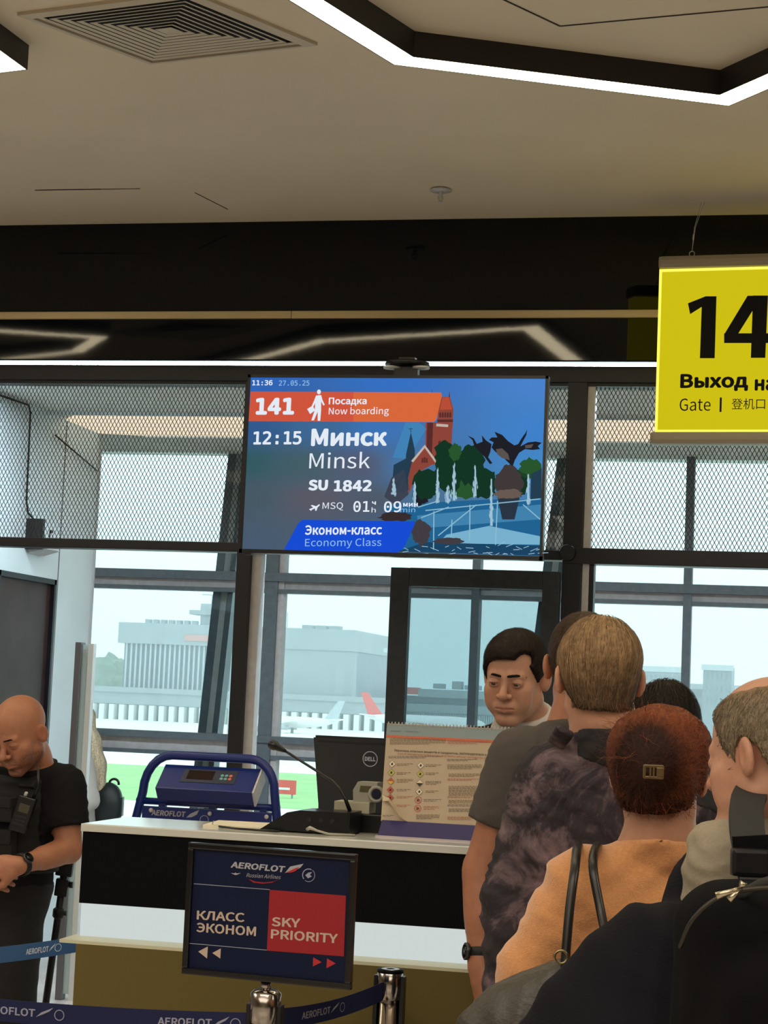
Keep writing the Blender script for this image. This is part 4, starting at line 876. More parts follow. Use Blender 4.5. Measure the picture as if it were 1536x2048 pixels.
DPn = Panel([(0, 0), (1, 0), (1, 1), (0, 1)], 1, 1, lo+np.array([0, -.0012, 0]), (1, 0, 0), nrm((0, -tilt, 1)))
text(DPn, 'DELL', None, None, 0, .0002, M_gr, mo, .04, uvbox=(-.0155, -.006, .0155, .006), name='badge_lettering')
# passport reader / scanner in front of it
sc_ = thing('document_scanner', 'grey document scanner standing on a small cream box before the monitor', 'scanner', J(730, 1640, 4.98))
cS2 = aty(735, 1583, 4.92); M_sc = mat('warm_grey_plastic', (158, 156, 142), .5)
bx_ = aty(703, 1612, 4.9)
tag(G().box(bx_[0]-.04, bx_[0]+.055, 4.87, 4.945, bx_[2]-.017, bx_[2]+.013, .003).make('small_box', mat('cream_card', (176, 172, 150), .6)), 'small cream box under the grey scanner, behind the microphone', 'box')
tag(G().box(bx_[0]-.06, bx_[0]+.16, 4.865, 4.949, 1.205, bx_[2]-.017, .003).make('card_reader', M_bez), 'flat black card reader under the small cream box on the desk ledge', 'card reader')
z_ = bx_[2]+.013
G().prism([(cS2[0]-.028, 4.88, z_), (cS2[0]+.03, 4.88, z_), (cS2[0]+.035, 4.88, z_+.052), (cS2[0]-.018, 4.88, z_+.052), (cS2[0]-.03, 4.88, z_+.03)], (0, .06, 0)).make('body', M_sc, sc_)
G().prism([(cS2[0]-.012, 4.8795, z_+.026), (cS2[0]+.012, 4.8795, z_+.026), (cS2[0]+.02, 4.8795, z_+.042), (cS2[0]-.010, 4.8795, z_+.042)], (0, -.001, 0)).make('reading_window', mat('scanner_window', (90, 84, 60), .2), sc_)
G().lathe((cS2[0]+.034, 4.885, z_+.022), [(.022, 0), (.022, .012), (.015, .013), (.014, .008), (.002, .008)], 20, (0, -1, 0)).make('round_head', M_sc, sc_)
G().lathe((cS2[0]+.034, 4.876, z_+.022), [(.013, 0), (.012, .003)], 16, (0, -1, 0)).make('lens', mat('lens_dark', (34, 38, 60), .1), sc_)
# ================================================================== HAZARD CALENDAR
c5 = lambda x, y: (520+x/3.2, 1430+y/3.2)
KQ = [(776, 1447), (1010, 1457), (1000, 1662), (759, 1643)]
yk = 4.80; kz1 = aty(776, 1447, yk)[2]; kz0 = aty(770, 1643, yk)[2]
kx0 = aty(766, 1560, yk)[0]; kW = .37; kH = kz1-kz0
cl_ = thing('desk_calendar', 'spiral-bound flip chart of prohibited hazard symbols standing on the desk', 'flip chart', (kx0+kW/2, yk, 1.205))
ku = np.array([1.0, -.02, 0]); kt = nrm((0, .12, 1)); kn = np.cross(ku, kt)
kO = np.array([kx0, yk+.02, kz1])
kxr = kx0+kW
px1, py1 = None, None
# corners: left pair from the photo, right pair extrapolated to the full sheet width
def pxof(P): v = np.asarray(P)-CAM; k = FPX/(v@FW); return (768+v@RT*k, 1024-v@UP*k)
KP = Panel([pxof(kO), pxof(kO+nrm(ku)*kW), pxof(kO+nrm(ku)*kW-kt*kH), pxof(kO-kt*kH)], kW, kH, kO, ku, kt)
M_pap = mat('ivory_print_paper', (190, 172, 146), .6); g = G()
g.prism([KP.at(0, 0), KP.at(kW, 0), KP.at(kW, kH), KP.at(.072, kH), KP.at(.045, kH-.012), KP.at(.03, kH-.045), KP.at(.018, kH-.062), KP.at(0, kH-.064)], -KP.n*.004)
g.make('top_sheet', M_pap, cl_)
g = G(); g.prism([KP.at(.0, kH*.3, -.005), KP.at(kW, kH*.3, -.005), KP.at(kW, kH, -.005), KP.at(0, kH, -.005)], -KP.n*.004); g.make('under_sheet', mat('ivory_under_paper', (206, 188, 158), .6), cl_)
g = G(); cv_ = [((0, kH-.066), 0), ((.02, kH-.058), .012), ((.034, kH-.04), .018), ((.048, kH-.016), .012), ((.075, kH), 0)]; tip = [((.004, kH-.05), .004), ((.022, kH-.05), .022), ((.036, kH-.036), .03), ((.046, kH-.02), .02), ((.066, kH-.004), .006)]
for i in range(4): g.face([KP.at(*cv_[i][0], .002), KP.at(*cv_[i+1][0], .002), KP.at(*tip[i+1][0], tip[i+1][1]), KP.at(*tip[i][0], tip[i][1])])
g.make('curled_corner', mat('ivory_sheet_back', (196, 180, 152), .6), cl_, smooth=True)
g = G(); KP.at; g.face([KP.at(0, .002, .0012), KP.at(kW, .002, .0012), KP.at(kW, .030, .0012), KP.at(0, .030, .0012)]); g.make('header_band', mat('grey_blue_print', (140, 156, 158), .6), cl_)
g = G(); g.face([KP.at(0, .030, .0013), KP.at(kW, .030, .0013), KP.at(kW, .036, .0013), KP.at(0, .036, .0013)]); g.make('orange_band', mat('orange_print', (206, 108, 76), .6), cl_)
for i in range(41):
    c = KP.at(.004+i*.009, .0, .0); G().tube(arc(c, KP.uz, KP.n, .0045, 0, 2*math.pi, 9)[:-1], .0009, 4, closed=True).make('ring', M_lgrey, cl_)
Mk = mat('dark_print', (96, 84, 74), .6); Mr = mat('red_small_print', (176, 84, 66), .6)
def kpt(x, y): return KP.uv(*c5(x, y))
def kline(x0, x1, y, m, h=2.2, sl=.075):
    u0, v0 = kpt(x0, y); u1, v1 = kpt(x1, y+(x1-x0)*sl); return [KP.at(u0, v0, .0014), KP.at(u1, v0, .0014), KP.at(u1, v0+h/3.2/790, .0014), KP.at(u0, v0+h/3.2/790, .0014)]
def block(x0, x1, ys_, m, seed=0):
    r2 = random.Random(seed); g = G()
    for i, y in enumerate(ys_):
        x = x0; e = x1 if i < len(ys_)-1 else x0+(x1-x0)*.7
        while x < e:
            w = r2.uniform(10, 26); g.face(kline(x, min(e, x+w), y, m, 2.6)); x += w+4
    o = g.make('small_print', m, cl_); o['kind'] = 'stuff'
block(832, 1190, (152, 160, 168, 176, 184), Mk, 1); block(1203, 1470, (166, 174, 182), Mr, 2); block(1500, 1800, (175, 183, 191), Mr, 3)
block(824, 1165, (264, 272), Mk, 4); block(1198, 1390, (283, 291), Mk, 5)
for i, y in enumerate((312, 368, 410, 475, 520, 575)): block(876, 980-15*(i % 2), (y, y+9)+((y+18,) if i in (2,) else ()), Mk if i < 4 else Mr, 10+i)
for i, y in enumerate((318, 370, 424, 485, 540, 584)): block(1060-12*(i > 3), 1160-14*(i % 2), (y, y+9)+((y+18,) if i in (2, 5) else ()), Mk if i < 5 else Mr, 20+i)
for i, (y, n, m) in enumerate(((318, 4, Mk), (376, 3, Mk), (408, 2, Mr), (455, 8, Mk), (520, 2, Mr), (545, 3, Mk), (573, 2, Mk), (600, 3, Mk), (652, 3, Mr))): block(1200+(8 if i % 2 else 0), 1420+20*(i % 2), tuple(y+8*k for k in range(n)), m, 40+i)
for i, (y, n, m) in enumerate(((330, 4, Mk), (386, 3, Mk), (465, 8, Mk), (555, 3, Mk), (610, 3, Mk))): block(1500, 1780, tuple(y+8*k for k in range(n)), m, 60+i)
block(1000, 1150, (638, 646, 654, 662), Mk, 33); block(785, 860, (640, 648), Mk, 34)
def kt_(s, x0, x1, y, h, m, b=0.0):
    u0, v1 = kpt(x0, y); u1, _ = kpt(x1, y+(x1-x0)*.05); text(KP, s, None, None, 0, .0015, m, cl_, b, uvbox=(u0, v1-h/3.2/790, u1, v1))
kt_('Перечень опасных веществ и предметов, ЗАПРЕЩЕННЫХ к перевозке', 860, 1560, 236, 17, Mk, .02)
kt_('List of dangerous substances and items whose carriage by air is PROHIBITED', 884, 1600, 256, 15, Mr, .005)
kt_('AEROPORT', 838, 902, 107, 8, mat('header_print', (70, 80, 92))); kt_('SHEREMETYEVO', 934, 1016, 110, 8, MATS['header_print'])
def dia(x, y, r2, m, l=.0015, nm='hazard_symbol', sx=1.0):
    u, v = kpt(x, y); k = r2/3.2/790; g = G(); g.face([KP.at(u, v-k, l), KP.at(u+k, v, l), KP.at(u, v+k, l), KP.at(u-k, v, l)]); g.make(nm, m, cl_)
cols = {'w': mat('label_white', (226, 214, 190)), 'g': mat('label_lime', (190, 184, 84)), 'o': mat('label_orange', (206, 130, 60)), 'r': mat('label_red', (190, 84, 62)), 'k': mat('label_black', (40, 36, 40)), 'y': mat('label_yellow', (220, 180, 80))}
for x, y, c in ((846, 314, 'w'), (841, 369, 'g'), (838, 424, 'y'), (835, 480, 'r'), (1029, 323, 'w'), (1026, 378, 'g'), (1023, 436, 'w'), (1020, 491, 'w'), (834, 530, 'r')):
    dia(x, y, 25, Mk, .0014, 'symbol_border'); dia(x, y, 22.5, cols[c], .0015)
    u, v = kpt(x, y); k = 9/3.2/790; g = G()
    if c == 'w' and y == 436: g.face([KP.at(u-2.4*k, v, .0016), KP.at(u+2.4*k, v, .0016), KP.at(u, v+2.4*k, .0016)])
    elif c == 'y': g.face([KP.at(u-2.4*k, v, .0016), KP.at(u+2.4*k, v, .0016), KP.at(u, v-2.4*k, .0016)])
    else: g.face([KP.at(u-.6*k, v+.8*k, .0016), KP.at(u+.6*k, v+.8*k, .0016), KP.at(u+.8*k, v-.2*k, .0016), KP.at(u+.1*k, v-1.1*k, .0016), KP.at(u-.7*k, v-.1*k, .0016)])
    g.make('symbol_mark', cols['r'] if c == 'y' else cols['k'], cl_)
for x, y in ((1013, 544), (1010, 598)):
    u, v = kpt(x, y); k = 23/3.2/790; g = G(); aa = np.linspace(0, 2*math.pi, 24)
    for a, b in zip(aa[:-1], aa[1:]): g.face([KP.at(u+r2*k*math.cos(q), v+r2*k*math.sin(q), .0015) for r2, q in ((1, a), (1, b), (.84, b), (.84, a))])
    g.face([KP.at(u-.68*k, v-.56*k, .0016), KP.at(u-.56*k, v-.68*k, .0016), KP.at(u+.68*k, v+.56*k, .0016), KP.at(u+.56*k, v+.68*k, .0016)]); g.make('prohibition_symbol', cols['r'], cl_)
    g = G(); g.face([KP.at(u-.3*k, v+.4*k, .0015), KP.at(u+.2*k, v+.4*k, .0015), KP.at(u+.5*k, v, .0015), KP.at(u, v-.4*k, .0015), KP.at(u-.4*k, v-.1*k, .0015)]); g.make('symbol_mark', cols['k'], cl_)
# its violet folder base
M_vi = mat('violet_board', (46, 40, 98), .5)
G().prism([(kx0-.0, yk-.035, 1.207), (kx0+kW, yk-.045, 1.207), (kx0+kW, yk-.02, kz0+.004), (kx0+.004, yk-.01, kz0+.004)], (0, .008, 0)).make('board_front', M_vi, cl_)
G().prism([(kx0, yk+.035, kz1-.004), (kx0+kW, yk+.03, kz1-.004), (kx0+kW, yk+.138, 1.207), (kx0, yk+.142, 1.207)], (0, -.004, 0)).make('board_back', M_vi, cl_)
G().box(kx0-.0, kx0+kW, yk-.05, yk+.142, 1.205, 1.208).make('board_base', M_vi, cl_)
G().box(kx0-.002, kx0+kW+.002, yk-.054, yk-.049, 1.205, 1.209).make('board_edge', mat('pale_edge', (190, 176, 184)), cl_)
flush_text()
# ================================================================== PEOPLE: implicit-surface body builder
class SDF: pass
def seg(P, a, b, ra, rb):
    a = np.asarray(a, float); b = np.asarray(b, float); ab = b-a; t = np.clip((P-a)@ab/(ab@ab+1e-12), 0, 1)
    return np.linalg.norm(P-a-t[:, None]*ab, axis=1)-(ra+(rb-ra)*t)
def segf(P, a, b, ra, rb, n, k):
    """round cone flattened by factor k along unit axis n"""
    n = np.asarray(n, float); a = np.asarray(a, float); b = np.asarray(b, float)
    m = (a+b)/2; h = (P-m)@n; Q = P+np.outer(h*(1/k-1), n); an = a+n*((a-m)@n)*(1/k-1); bn = b+n*((b-m)@n)*(1/k-1)
    return seg(Q, an, bn, ra, rb)*min(1, (1+k)/2)
def ell(P, c, r, R=None):
    q = P-np.asarray(c, float)
    if R is not None: q = q@R
    r = np.asarray(r, float); k0 = np.linalg.norm(q/r, axis=1); k1 = np.linalg.norm(q/(r*r), axis=1)+1e-9
    return k0*(k0-1)/k1
def sm(a, b, k):
    h = np.maximum(k-np.abs(a-b), 0)/k; return np.minimum(a, b)-h*h*k*.25
def smx(a, b, k): return -sm(-a, -b, k)
def wav(P, f, seed, n=5):
    r = np.random.default_rng(seed); out = np.zeros(len(P))
    for i in range(n):
        k = r.normal(size=3); k /= np.linalg.norm(k); out += np.sin(P@(k*f*r.uniform(.6, 1.5))+r.uniform(0, 6.28)+1.3*np.sin(P@(r.normal(size=3)*f*.4)))
    return out/n
def folds(P, d, f, seed, warp=1.6):
    """creases running across direction d"""
    d = nrm(d); w = wav(P, f*.35, seed)*warp; s = np.sin(P@d*f+w*2.0+seed); m = .5+.5*wav(P, f*.25, seed+9)*1.6
    return (np.abs(s)**1.5-.5)*np.clip(m, 0, 1)
def nets(fn, lo, hi, h, slack=1.7, extra=0.0):
    """sparse surface nets of fn<0 inside the box"""
    B = 8; lo = np.asarray(lo, float); n = np.maximum(1, np.ceil((np.asarray(hi, float)-lo)/(h*B))).astype(int); N = n*B
    ci = np.stack(np.meshgrid(*[np.arange(k) for k in n], indexing='ij'), -1).reshape(-1, 3)
    cen = lo+(ci*B+(B-1)/2)*h; dc = fn(cen); act = np.abs(dc) < (B*h*.5*1.732)*slack+extra
    V = np.repeat(np.repeat(np.repeat(np.where(dc > 0, 1., -1.).reshape(n), B, 0), B, 1), B, 2).astype(np.float32)
    if not act.any(): return np.zeros((0, 3)), np.zeros((0, 4), int)
    off = np.stack(np.meshgrid(*[np.arange(B)]*3, indexing='ij'), -1).reshape(-1, 3)
    idx = (ci[act]*B)[:, None, :]+off[None]; idx = idx.reshape(-1, 3); d = np.empty(len(idx), np.float32)
    for s in range(0, len(idx), 400000): d[s:s+400000] = fn(lo+idx[s:s+400000]*h)
    V[idx[:, 0], idx[:, 1], idx[:, 2]] = d
    S_ = V < 0; X_, Y_, Z_ = N-1
    acc = np.zeros((X_, Y_, Z_, 3), np.float32); cnt = np.zeros((X_, Y_, Z_), np.float32)
    c = [(i, j, k) for i in (0, 1) for j in (0, 1) for k in (0, 1)]
    sl = lambda o: (slice(o[0], o[0]+X_), slice(o[1], o[1]+Y_), slice(o[2], o[2]+Z_))
    for a in c:
        for ax in range(3):
            if a[ax]: continue
            b = list(a); b[ax] = 1; b = tuple(b); sa, sb = S_[sl(a)], S_[sl(b)]; cr = sa != sb
            va = V[sl(a)][cr]; vb = V[sl(b)][cr]; t = va/(va-vb+1e-12)
            p = np.tile(np.array(a, np.float32), (len(t), 1)); p[:, ax] += t; acc[cr] += p; cnt[cr] += 1
    m = cnt > 0; ids = -np.ones(m.shape, int); ids[m] = np.arange(m.sum()); ii = np.argwhere(m)
    verts = lo+(ii+acc[m]/cnt[m][:, None])*h; F = []
    for ax in range(3):
        u, v = [(1, 2), (2, 0), (0, 1)][ax]; s0 = [slice(1, X_), slice(1, Y_), slice(1, Z_)]; s0[ax] = slice(0, N[ax]-1); s1 = list(s0); s1[ax] = slice(1, N[ax])
        A = S_[tuple(s0)]; Bq = S_[tuple(s1)]; e = np.argwhere(A != Bq)
        if len(e) == 0: continue
        fl = A[tuple(e.T)]; e = e+1; e[:, ax] -= 1
        def g(du, dv): q = e.copy(); q[:, u] -= du; q[:, v] -= dv; return ids[q[:, 0], q[:, 1], q[:, 2]]
        q = np.stack([g(1, 1), g(0, 1), g(0, 0), g(1, 0)], 1); q[~fl] = q[~fl][:, ::-1]; F.append(q)
    F = np.concatenate(F) if F else np.zeros((0, 4), int); F = F[(F >= 0).all(1)]
    return verts, F
def smooth(V, F, it=1, lam=.5):
    if len(V) == 0: return V
    E_ = np.concatenate([F[:, [0, 1]], F[:, [1, 2]], F[:, [2, 3]], F[:, [3, 0]]]); E_ = np.concatenate([E_, E_[:, ::-1]])
    deg = np.bincount(E_[:, 0], minlength=len(V)).astype(float)
    for _ in range(it):
        s = np.stack([np.bincount(E_[:, 0], weights=V[E_[:, 1], k], minlength=len(V)) for k in range(3)], 1); V = V*(1-lam)+lam*s/np.maximum(deg, 1)[:, None]
    return V
def vmesh(name, V, F, m, parent, tint=None, origin=None):
    me = bpy.data.meshes.new(name); me.vertices.add(len(V)); me.vertices.foreach_set('co', np.ascontiguousarray(V, np.float32).ravel())
    k = F.shape[1]; me.loops.add(len(F)*k); me.loops.foreach_set('vertex_index', F.ravel().astype(np.int32)); me.polygons.add(len(F))
    me.polygons.foreach_set('loop_start', np.arange(0, len(F)*k, k, dtype=np.int32)); me.polygons.foreach_set('loop_total', np.full(len(F), k, np.int32))
    me.update(calc_edges=True); me.polygons.foreach_set('use_smooth', np.ones(len(F), bool))
    if tint is not None:
        ca = me.color_attributes.new('tint', 'FLOAT_COLOR', 'POINT'); ca.data.foreach_set('color', np.c_[tint, np.ones(len(V))].astype(np.float32).ravel())
    return link_mesh(name, me, m, parent, origin)
def blobmesh(name, fn, lo, hi, h, m, parent, it=1, tintf=None, extra=0.0, origin=None):
    V, F = nets(fn, lo, hi, h, extra=extra); V = smooth(V, F, it); return vmesh(name, V, F, m, parent, tintf(V) if tintf else None, origin)
def frame(yaw, pitch=0.0, roll=0.0):
    """columns: right, forward, up. yaw=0 looks away from the camera; + turns left; pitch + looks down"""
    f = FF*math.cos(yaw)-RR*math.sin(yaw); r = np.cross(f, ZZ); f2 = f*math.cos(pitch)-ZZ*math.sin(pitch); u = np.cross(r, f2)
    r2 = r*math.cos(roll)+u*math.sin(roll); u2 = u*math.cos(roll)-r*math.sin(roll); return np.stack([r2, f2, u2], 1)
# ---- head in its own metres: x right, y forward, z up, origin between the ears
def head_sdf(q, fem=0.0, full=0.0, detail=True, slit=.003):
    x = np.abs(q[:, 0]); qa = np.c_[x, q[:, 1:]]
    d = ell(q, (0, -.014, .036), (.0765, .097, .085))
    d = sm(d, ell(q, (0, .018, -.024), (.064, .066, .082)), .03)
    d = sm(d, seg(qa, (.046+.006*full, .0, -.058), (.012, .066, -.097), .021+.006*full, .018+.004*full), .028)
    d = sm(d, ell(q, (0, .074, -.100), (.019, .014, .014)), .014)
    if not detail: 
        d = sm(d, seg(q, (0, .084, .0), (0, .105, -.028), .009, .012), .012)
    else:
        d = sm(d, seg(qa, (.010, .080, .022), (.040, .071, .020), .0085, .008), .014)          # brow
        d = sm(d, ell(qa, (.044, .056, -.020), (.022, .022, .018)), .02)                        # cheekbone
        d = sm(d, ell(qa, (.034+.006*full, .062, -.050), (.024, .020, .030)), .02)
        d = smx(d, -ell(qa, (.031, .092, .002), (.0175, .013, .0125)), .010)                     # socket
        d = sm(d, ell(qa, (.0315, .0745, .001), (.0168, .0148, .0135)), .0045)                    # lids over the eyeball
        d = smx(d, -seg(qa, (.022, .0885, .0085), (.042, .0835, .0075), .0012, .0012), .003)      # lid crease
        d = smx(d, -ell(qa, (.0315, .0915, -.0005), (.0135, .0115, slit)), .0012)                 # almond opening
        d = sm(d, ell(q, (0, .083, .004), (.0075, .012, .020)), .008)
        d = sm(d, seg(q, (0, .088, .0), (0, .107, -.027), .0070, .0122), .007)                   # nose
        d = sm(d, ell(qa, (.0145, .095, -.031), (.0080, .0095, .0075)), .005)
        d = smx(d, -ell(qa, (.0068, .101, -.039), (.0038, .006, .0030)), .002)                   # nostril
        d = sm(d, ell(q, (0, .080, -.064), (.030, .017, .020)), .014)                            # muzzle
        d = smx(d, -seg(q, (0, .101, -.042), (0, .099, -.052), .0022, .003), .004)               # philtrum
        d = sm(d, seg(qa, (.0, .0955, -.0595), (.0245, .083, -.0640), .0052, .0024), .004)       # upper lip
        d = sm(d, seg(qa, (.0, .0945, -.0705), (.021, .0835, -.0670), .0066, .0026), .004)       # lower lip
        d = smx(d, -seg(qa, (.0, .1025, -.0648), (.0245, .0875, -.0652), .0020, .0016), .0025)   # mouth line
        d = smx(d, -ell(q, (0, .089, -.083), (.018, .006, .006)), .008)
    # ears
    ea = ell(qa, (.0835, -.012, -.004), (.0085, .019, .032), EARR); ea = smx(ea, -ell(qa, (.0925, -.006, .000), (.007, .0105, .019), EARR), .004)
    d = sm(d, ea, .006)
    return d
def _ear():
    a = .55; c, s = math.cos(a), math.sin(a); Rz = np.array([[c, -s, 0], [s, c, 0], [0, 0, 1.]]); b = .14; Rx = np.array([[1, 0, 0], [0, math.cos(b), -math.sin(b)], [0, math.sin(b), math.cos(b)]]); return Rz@Rx
EARR = _ear()
class Human:
    def __init__(s, name, label, hc, head=(0, 0, 0), hs=1.0, body=0.0, J_=None, build=1.0, fem=0.0, full=0.0, detail=True, group=None):
        s.hc = np.asarray(hc, float); s.HR = frame(*head); s.hs = hs; s.J = {k: np.asarray(v, float) for k, v in J_.items()}; s.k = build; s.fem = fem; s.full = full; s.detail = detail
        s.B = frame(body); s.f = s.B[:, 1]; s.r = s.B[:, 0]; j = s.J
        s.t = thing('person', label, 'person', ((j['hipL']+j['hipR'])[:2]/2).tolist()+[0])
        s.slit = .003
    def loc(s, P): return ((P-s.hc)@s.HR)/s.hs
    def glob(s, q): return s.hc+s.HR@(np.asarray(q, float)*s.hs)
    def headf(s, P): return head_sdf(s.loc(P), s.fem, s.full, s.detail, s.slit)*s.hs
    def neckf(s, P):
        j = s.J; a = s.glob((0, -.028, -.045)); w = .052*s.k*(1-.15*s.fem)
        d = seg(P, a, j['neck'], w, w*1.08); mid = (j['shL']+j['shR'])/2
        for n in 'LR': d = sm(d, seg(P, a*.35+j['neck']*.65, j['sh'+n]*.62+mid*.38+ZZ*.01, .040*s.k, .042*s.k), .05)
        return d
    def torsof(s, P):
        j = s.J; k = s.k; f = s.f; sc = (j['shL']+j['shR'])/2; pc = (j['hipL']+j['hipR'])/2; W_ = np.linalg.norm(j['shL']-j['shR'])/2
        lat = nrm(j['shR']-j['shL']); up = nrm(sc-pc); ch = sc-up*.14; ws = pc+up*.14; 
        d = segf(P, ch-lat*(W_*.40), ch+lat*(W_*.40), .106*k, .106*k, f, .98)
        d = sm(d, segf(P, sc-lat*W_*.60-up*.035, sc+lat*W_*.60-up*.035, .072*k, .072*k, f, .88), .07)
        d = sm(d, segf(P, ws-lat*W_*.30, ws+lat*W_*.30, .094*k, .094*k, f, .98), .09)
        d = sm(d, segf(P, pc-lat*W_*.40+up*.02, pc+lat*W_*.40+up*.02, .106*k, .106*k, f, .96), .08)
        if s.fem: 
            for n in (-1, 1): d = sm(d, ell(P, ch+lat*W_*.42*n+f*.075, (.062, .062, .062)), .05)
        return d
    def armf(s, P, n, cut=None, g=0.0, loose=0.0):
        j = s.J; k = s.k; a, e, w = j['sh'+n], j['el'+n], j['wr'+n]
        d = sm(seg(P, a, e, .056*k+g+loose*.3, .042*k+g+loose), seg(P, e, w, .041*k+g+loose, .027*k+g+loose*.8), .02)
        d = sm(d, seg(P, e*.72+w*.28, e*.5+w*.5, .034*k+g, .03*k+g), .03)
        return d
    def handf(s, P, n):
        H = s.J.get('hand'+n)
        if H is None: return seg(P, s.J['wr'+n], s.J['wr'+n]+nrm(s.J['wr'+n]-s.J['el'+n])*.09, .028, .022)
        w = s.J['wr'+n]; d_, nn, curl = H[0], H[1], H[2][0]; d_ = nrm(d_); nn = nrm(nn-d_*(nn@d_)); sd = np.cross(d_, nn)*(1 if n == 'L' else -1)
        R = np.stack([sd, d_, nn], 1); d = ell(P, w+d_*.048, (.040, .054, .016), R); d = sm(d, seg(P, w-d_*.01, w+d_*.03, .024, .024), .02)
        for i, (o, L_, sp) in enumerate(((-.030, .062, -.10), (-.010, .074, -.03), (.011, .078, .03), (.031, .071, .10))):
            b = w+d_*(.090-.004*abs(i-1.6))+sd*(-o); dd = nrm(d_-sd*sp*.8); a = 0.0; p = b
            for s_, (l, r0, r1) in enumerate(((.45, .0092, .0086), (.30, .0084, .0078), (.25, .0077, .0068))):
                a += curl*(.55 if s_ == 0 else .75); v = dd*math.cos(a)+nn*math.sin(a); q = p+v*L_*l; d = sm(d, seg(P, p, q, r0, r1), .004); p = q
        b = w+d_*.022+sd*(.026); v = nrm(d_*.62+sd*.62+nn*.35); q = b+v*.042; d = sm(d, seg(P, b, q, .0155, .0115), .016); v2 = nrm(d_*.9+sd*.15+nn*.35); q2 = q+v2*.030; d = sm(d, seg(P, q, q2, .0108, .0095), .006)
        d = sm(d, seg(P, q2, q2+v2*.018, .0094, .0078), .004)
        return d
    def legf(s, P, g=0.0, loose=0.0):
        j = s.J; k = s.k; d = None
        for n in 'LR':
            a, b, c = j['hip'+n], j['kn'+n], j['an'+n]
            e = sm(seg(P, a, b, .085*k+g, .056*k+g+loose), seg(P, b, c, .054*k+g+loose, .036*k+g+loose*1.2), .03); e = sm(e, seg(P, b*.7+c*.3-s.f*.012, b*.4+c*.6-s.f*.008, .046*k+g, .034*k+g), .04)
            d = e if d is None else np.minimum(d, e)
        return d
    def footf(s, P, g=0.0):
        d = None
        for n in 'LR':
            c = s.J['an'+n].copy(); c[2] = 0; q = P-c; L_ = np.stack([s.r, s.f, ZZ], 1)
            e = segf(P, c+ZZ*.034-s.f*.035, c+ZZ*.03+s.f*.13, .036+g, .038+g, ZZ, .8); e = sm(e, seg(P, c+ZZ*.05, c+ZZ*.10, .038+g, .036+g), .03)
            e = smx(e, .002-P[:, 2], .004); d = e if d is None else np.minimum(d, e)
        return d
    def skin(s, P):
        d = sm(s.headf(P), s.neckf(P), .018); d = sm(d, s.torsof(P), .04)
        for n in 'LR': d = sm(d, sm(s.armf(P, n), s.handf(P, n), .012), .03)
        d = sm(d, s.legf(P), .03); return sm(d, s.footf(P, -.006), .015)
    def bounds(s, pad=.16):
        A = [v for k, v in s.J.items() if not k.startswith('hand')]+[s.hc]; A = np.array(A); lo = A.min(0)-pad; hi = A.max(0)+pad; lo[2] = -.01; return lo, hi
    def body(s, m, tintf=None, hres=.0035, bres=.014, handres=None, zcut=None, it=1):
        lo, hi = s.bounds(.17); V, F = nets(s.skin, lo, hi, bres); V = smooth(V, F, 1)
        zc = s.J['neck'][2]-.03 if zcut is None else zcut; boxes = []
        boxes.append((np.array([s.hc[0]-.17, s.hc[1]-.17, zc]), s.hc+.20*s.hs, hres))
        for n in (handres or ''):
            w = s.J['wr'+n]; d_ = nrm(s.J['hand'+n][0]) if s.J.get('hand'+n) is not None else nrm(w-s.J['el'+n]); c = w+d_*.07; boxes.append((c-.135, c+.135, .0032))
        VV = []; FF_ = []; n0 = 0; keep = np.ones(len(F), bool); cf = V[F].mean(1)
        for a, b, h in boxes: keep &= ~((cf > a+bres*1.3) & (cf < b-bres*1.3)).all(1)
        VV.append(V); FF_.append(F[keep]); n0 = len(V)
        for a, b, h in boxes:
            v, f = nets(s.skin, a, b, h); v = smooth(v, f, it); 
            if h < .0034 and len(boxes) > 1 and a is not boxes[0][0]:
                pass
            VV.append(v); FF_.append(f+n0); n0 += len(v)
        V = np.concatenate(VV); F = np.concatenate(FF_); used = np.zeros(len(V), bool); used[F.ravel()] = True; mp = np.cumsum(used)-1; V = V[used]; F = mp[F]
        T_ = np.ones((len(V), 3))
        if tintf: T_ = tintf(s, V)
        s.bodyobj = vmesh('body', V, F, m, s.t, T_); return s.bodyobj
    def cloth(s, name, fn, m, lo=None, hi=None, h=.008, it=1, tintf=None):
        l, u = s.bounds(.2); l = l if lo is None else np.maximum(l, lo); u = u if hi is None else np.minimum(u, hi)
        return blobmesh(name, fn, l, u, h, m, s.t, it, tintf)
    def lower(s, zw, m_p, m_s, hem=.06, g=.012, loose=.012, h=.016):
        f = lambda P: smx(np.minimum(sm(s.legf(P, g, loose), smx(s.torsof(P)-g, P[:, 2]-zw, .01), .04), 9)+.006*folds(P, ZZ, 42, 5)-.001, hem-P[:, 2], .006)
        s.cloth('trousers', f, m_p, h=h, hi=(9, 9, zw+.03))
        for n in 'LR':
            c = s.J['an'+n]; fn = (lambda P, n=n: s._one_foot(P, n)); s.cloth('shoe', fn, m_s, lo=(c[0]-.25, c[1]-.25, -.01), hi=(c[0]+.25, c[1]+.25, .16), h=.008)
    def _one_foot(s, P, n):
        c = s.J['an'+n].copy(); c[2] = 0
        e = segf(P, c+ZZ*.036-s.f*.04, c+ZZ*.032+s.f*.14, .044, .046, ZZ, .8); e = sm(e, seg(P, c+ZZ*.05, c+ZZ*.10, .048, .046), .03); return smx(smx(e, -P[:, 2], .004), P[:, 2]-.11, .006)
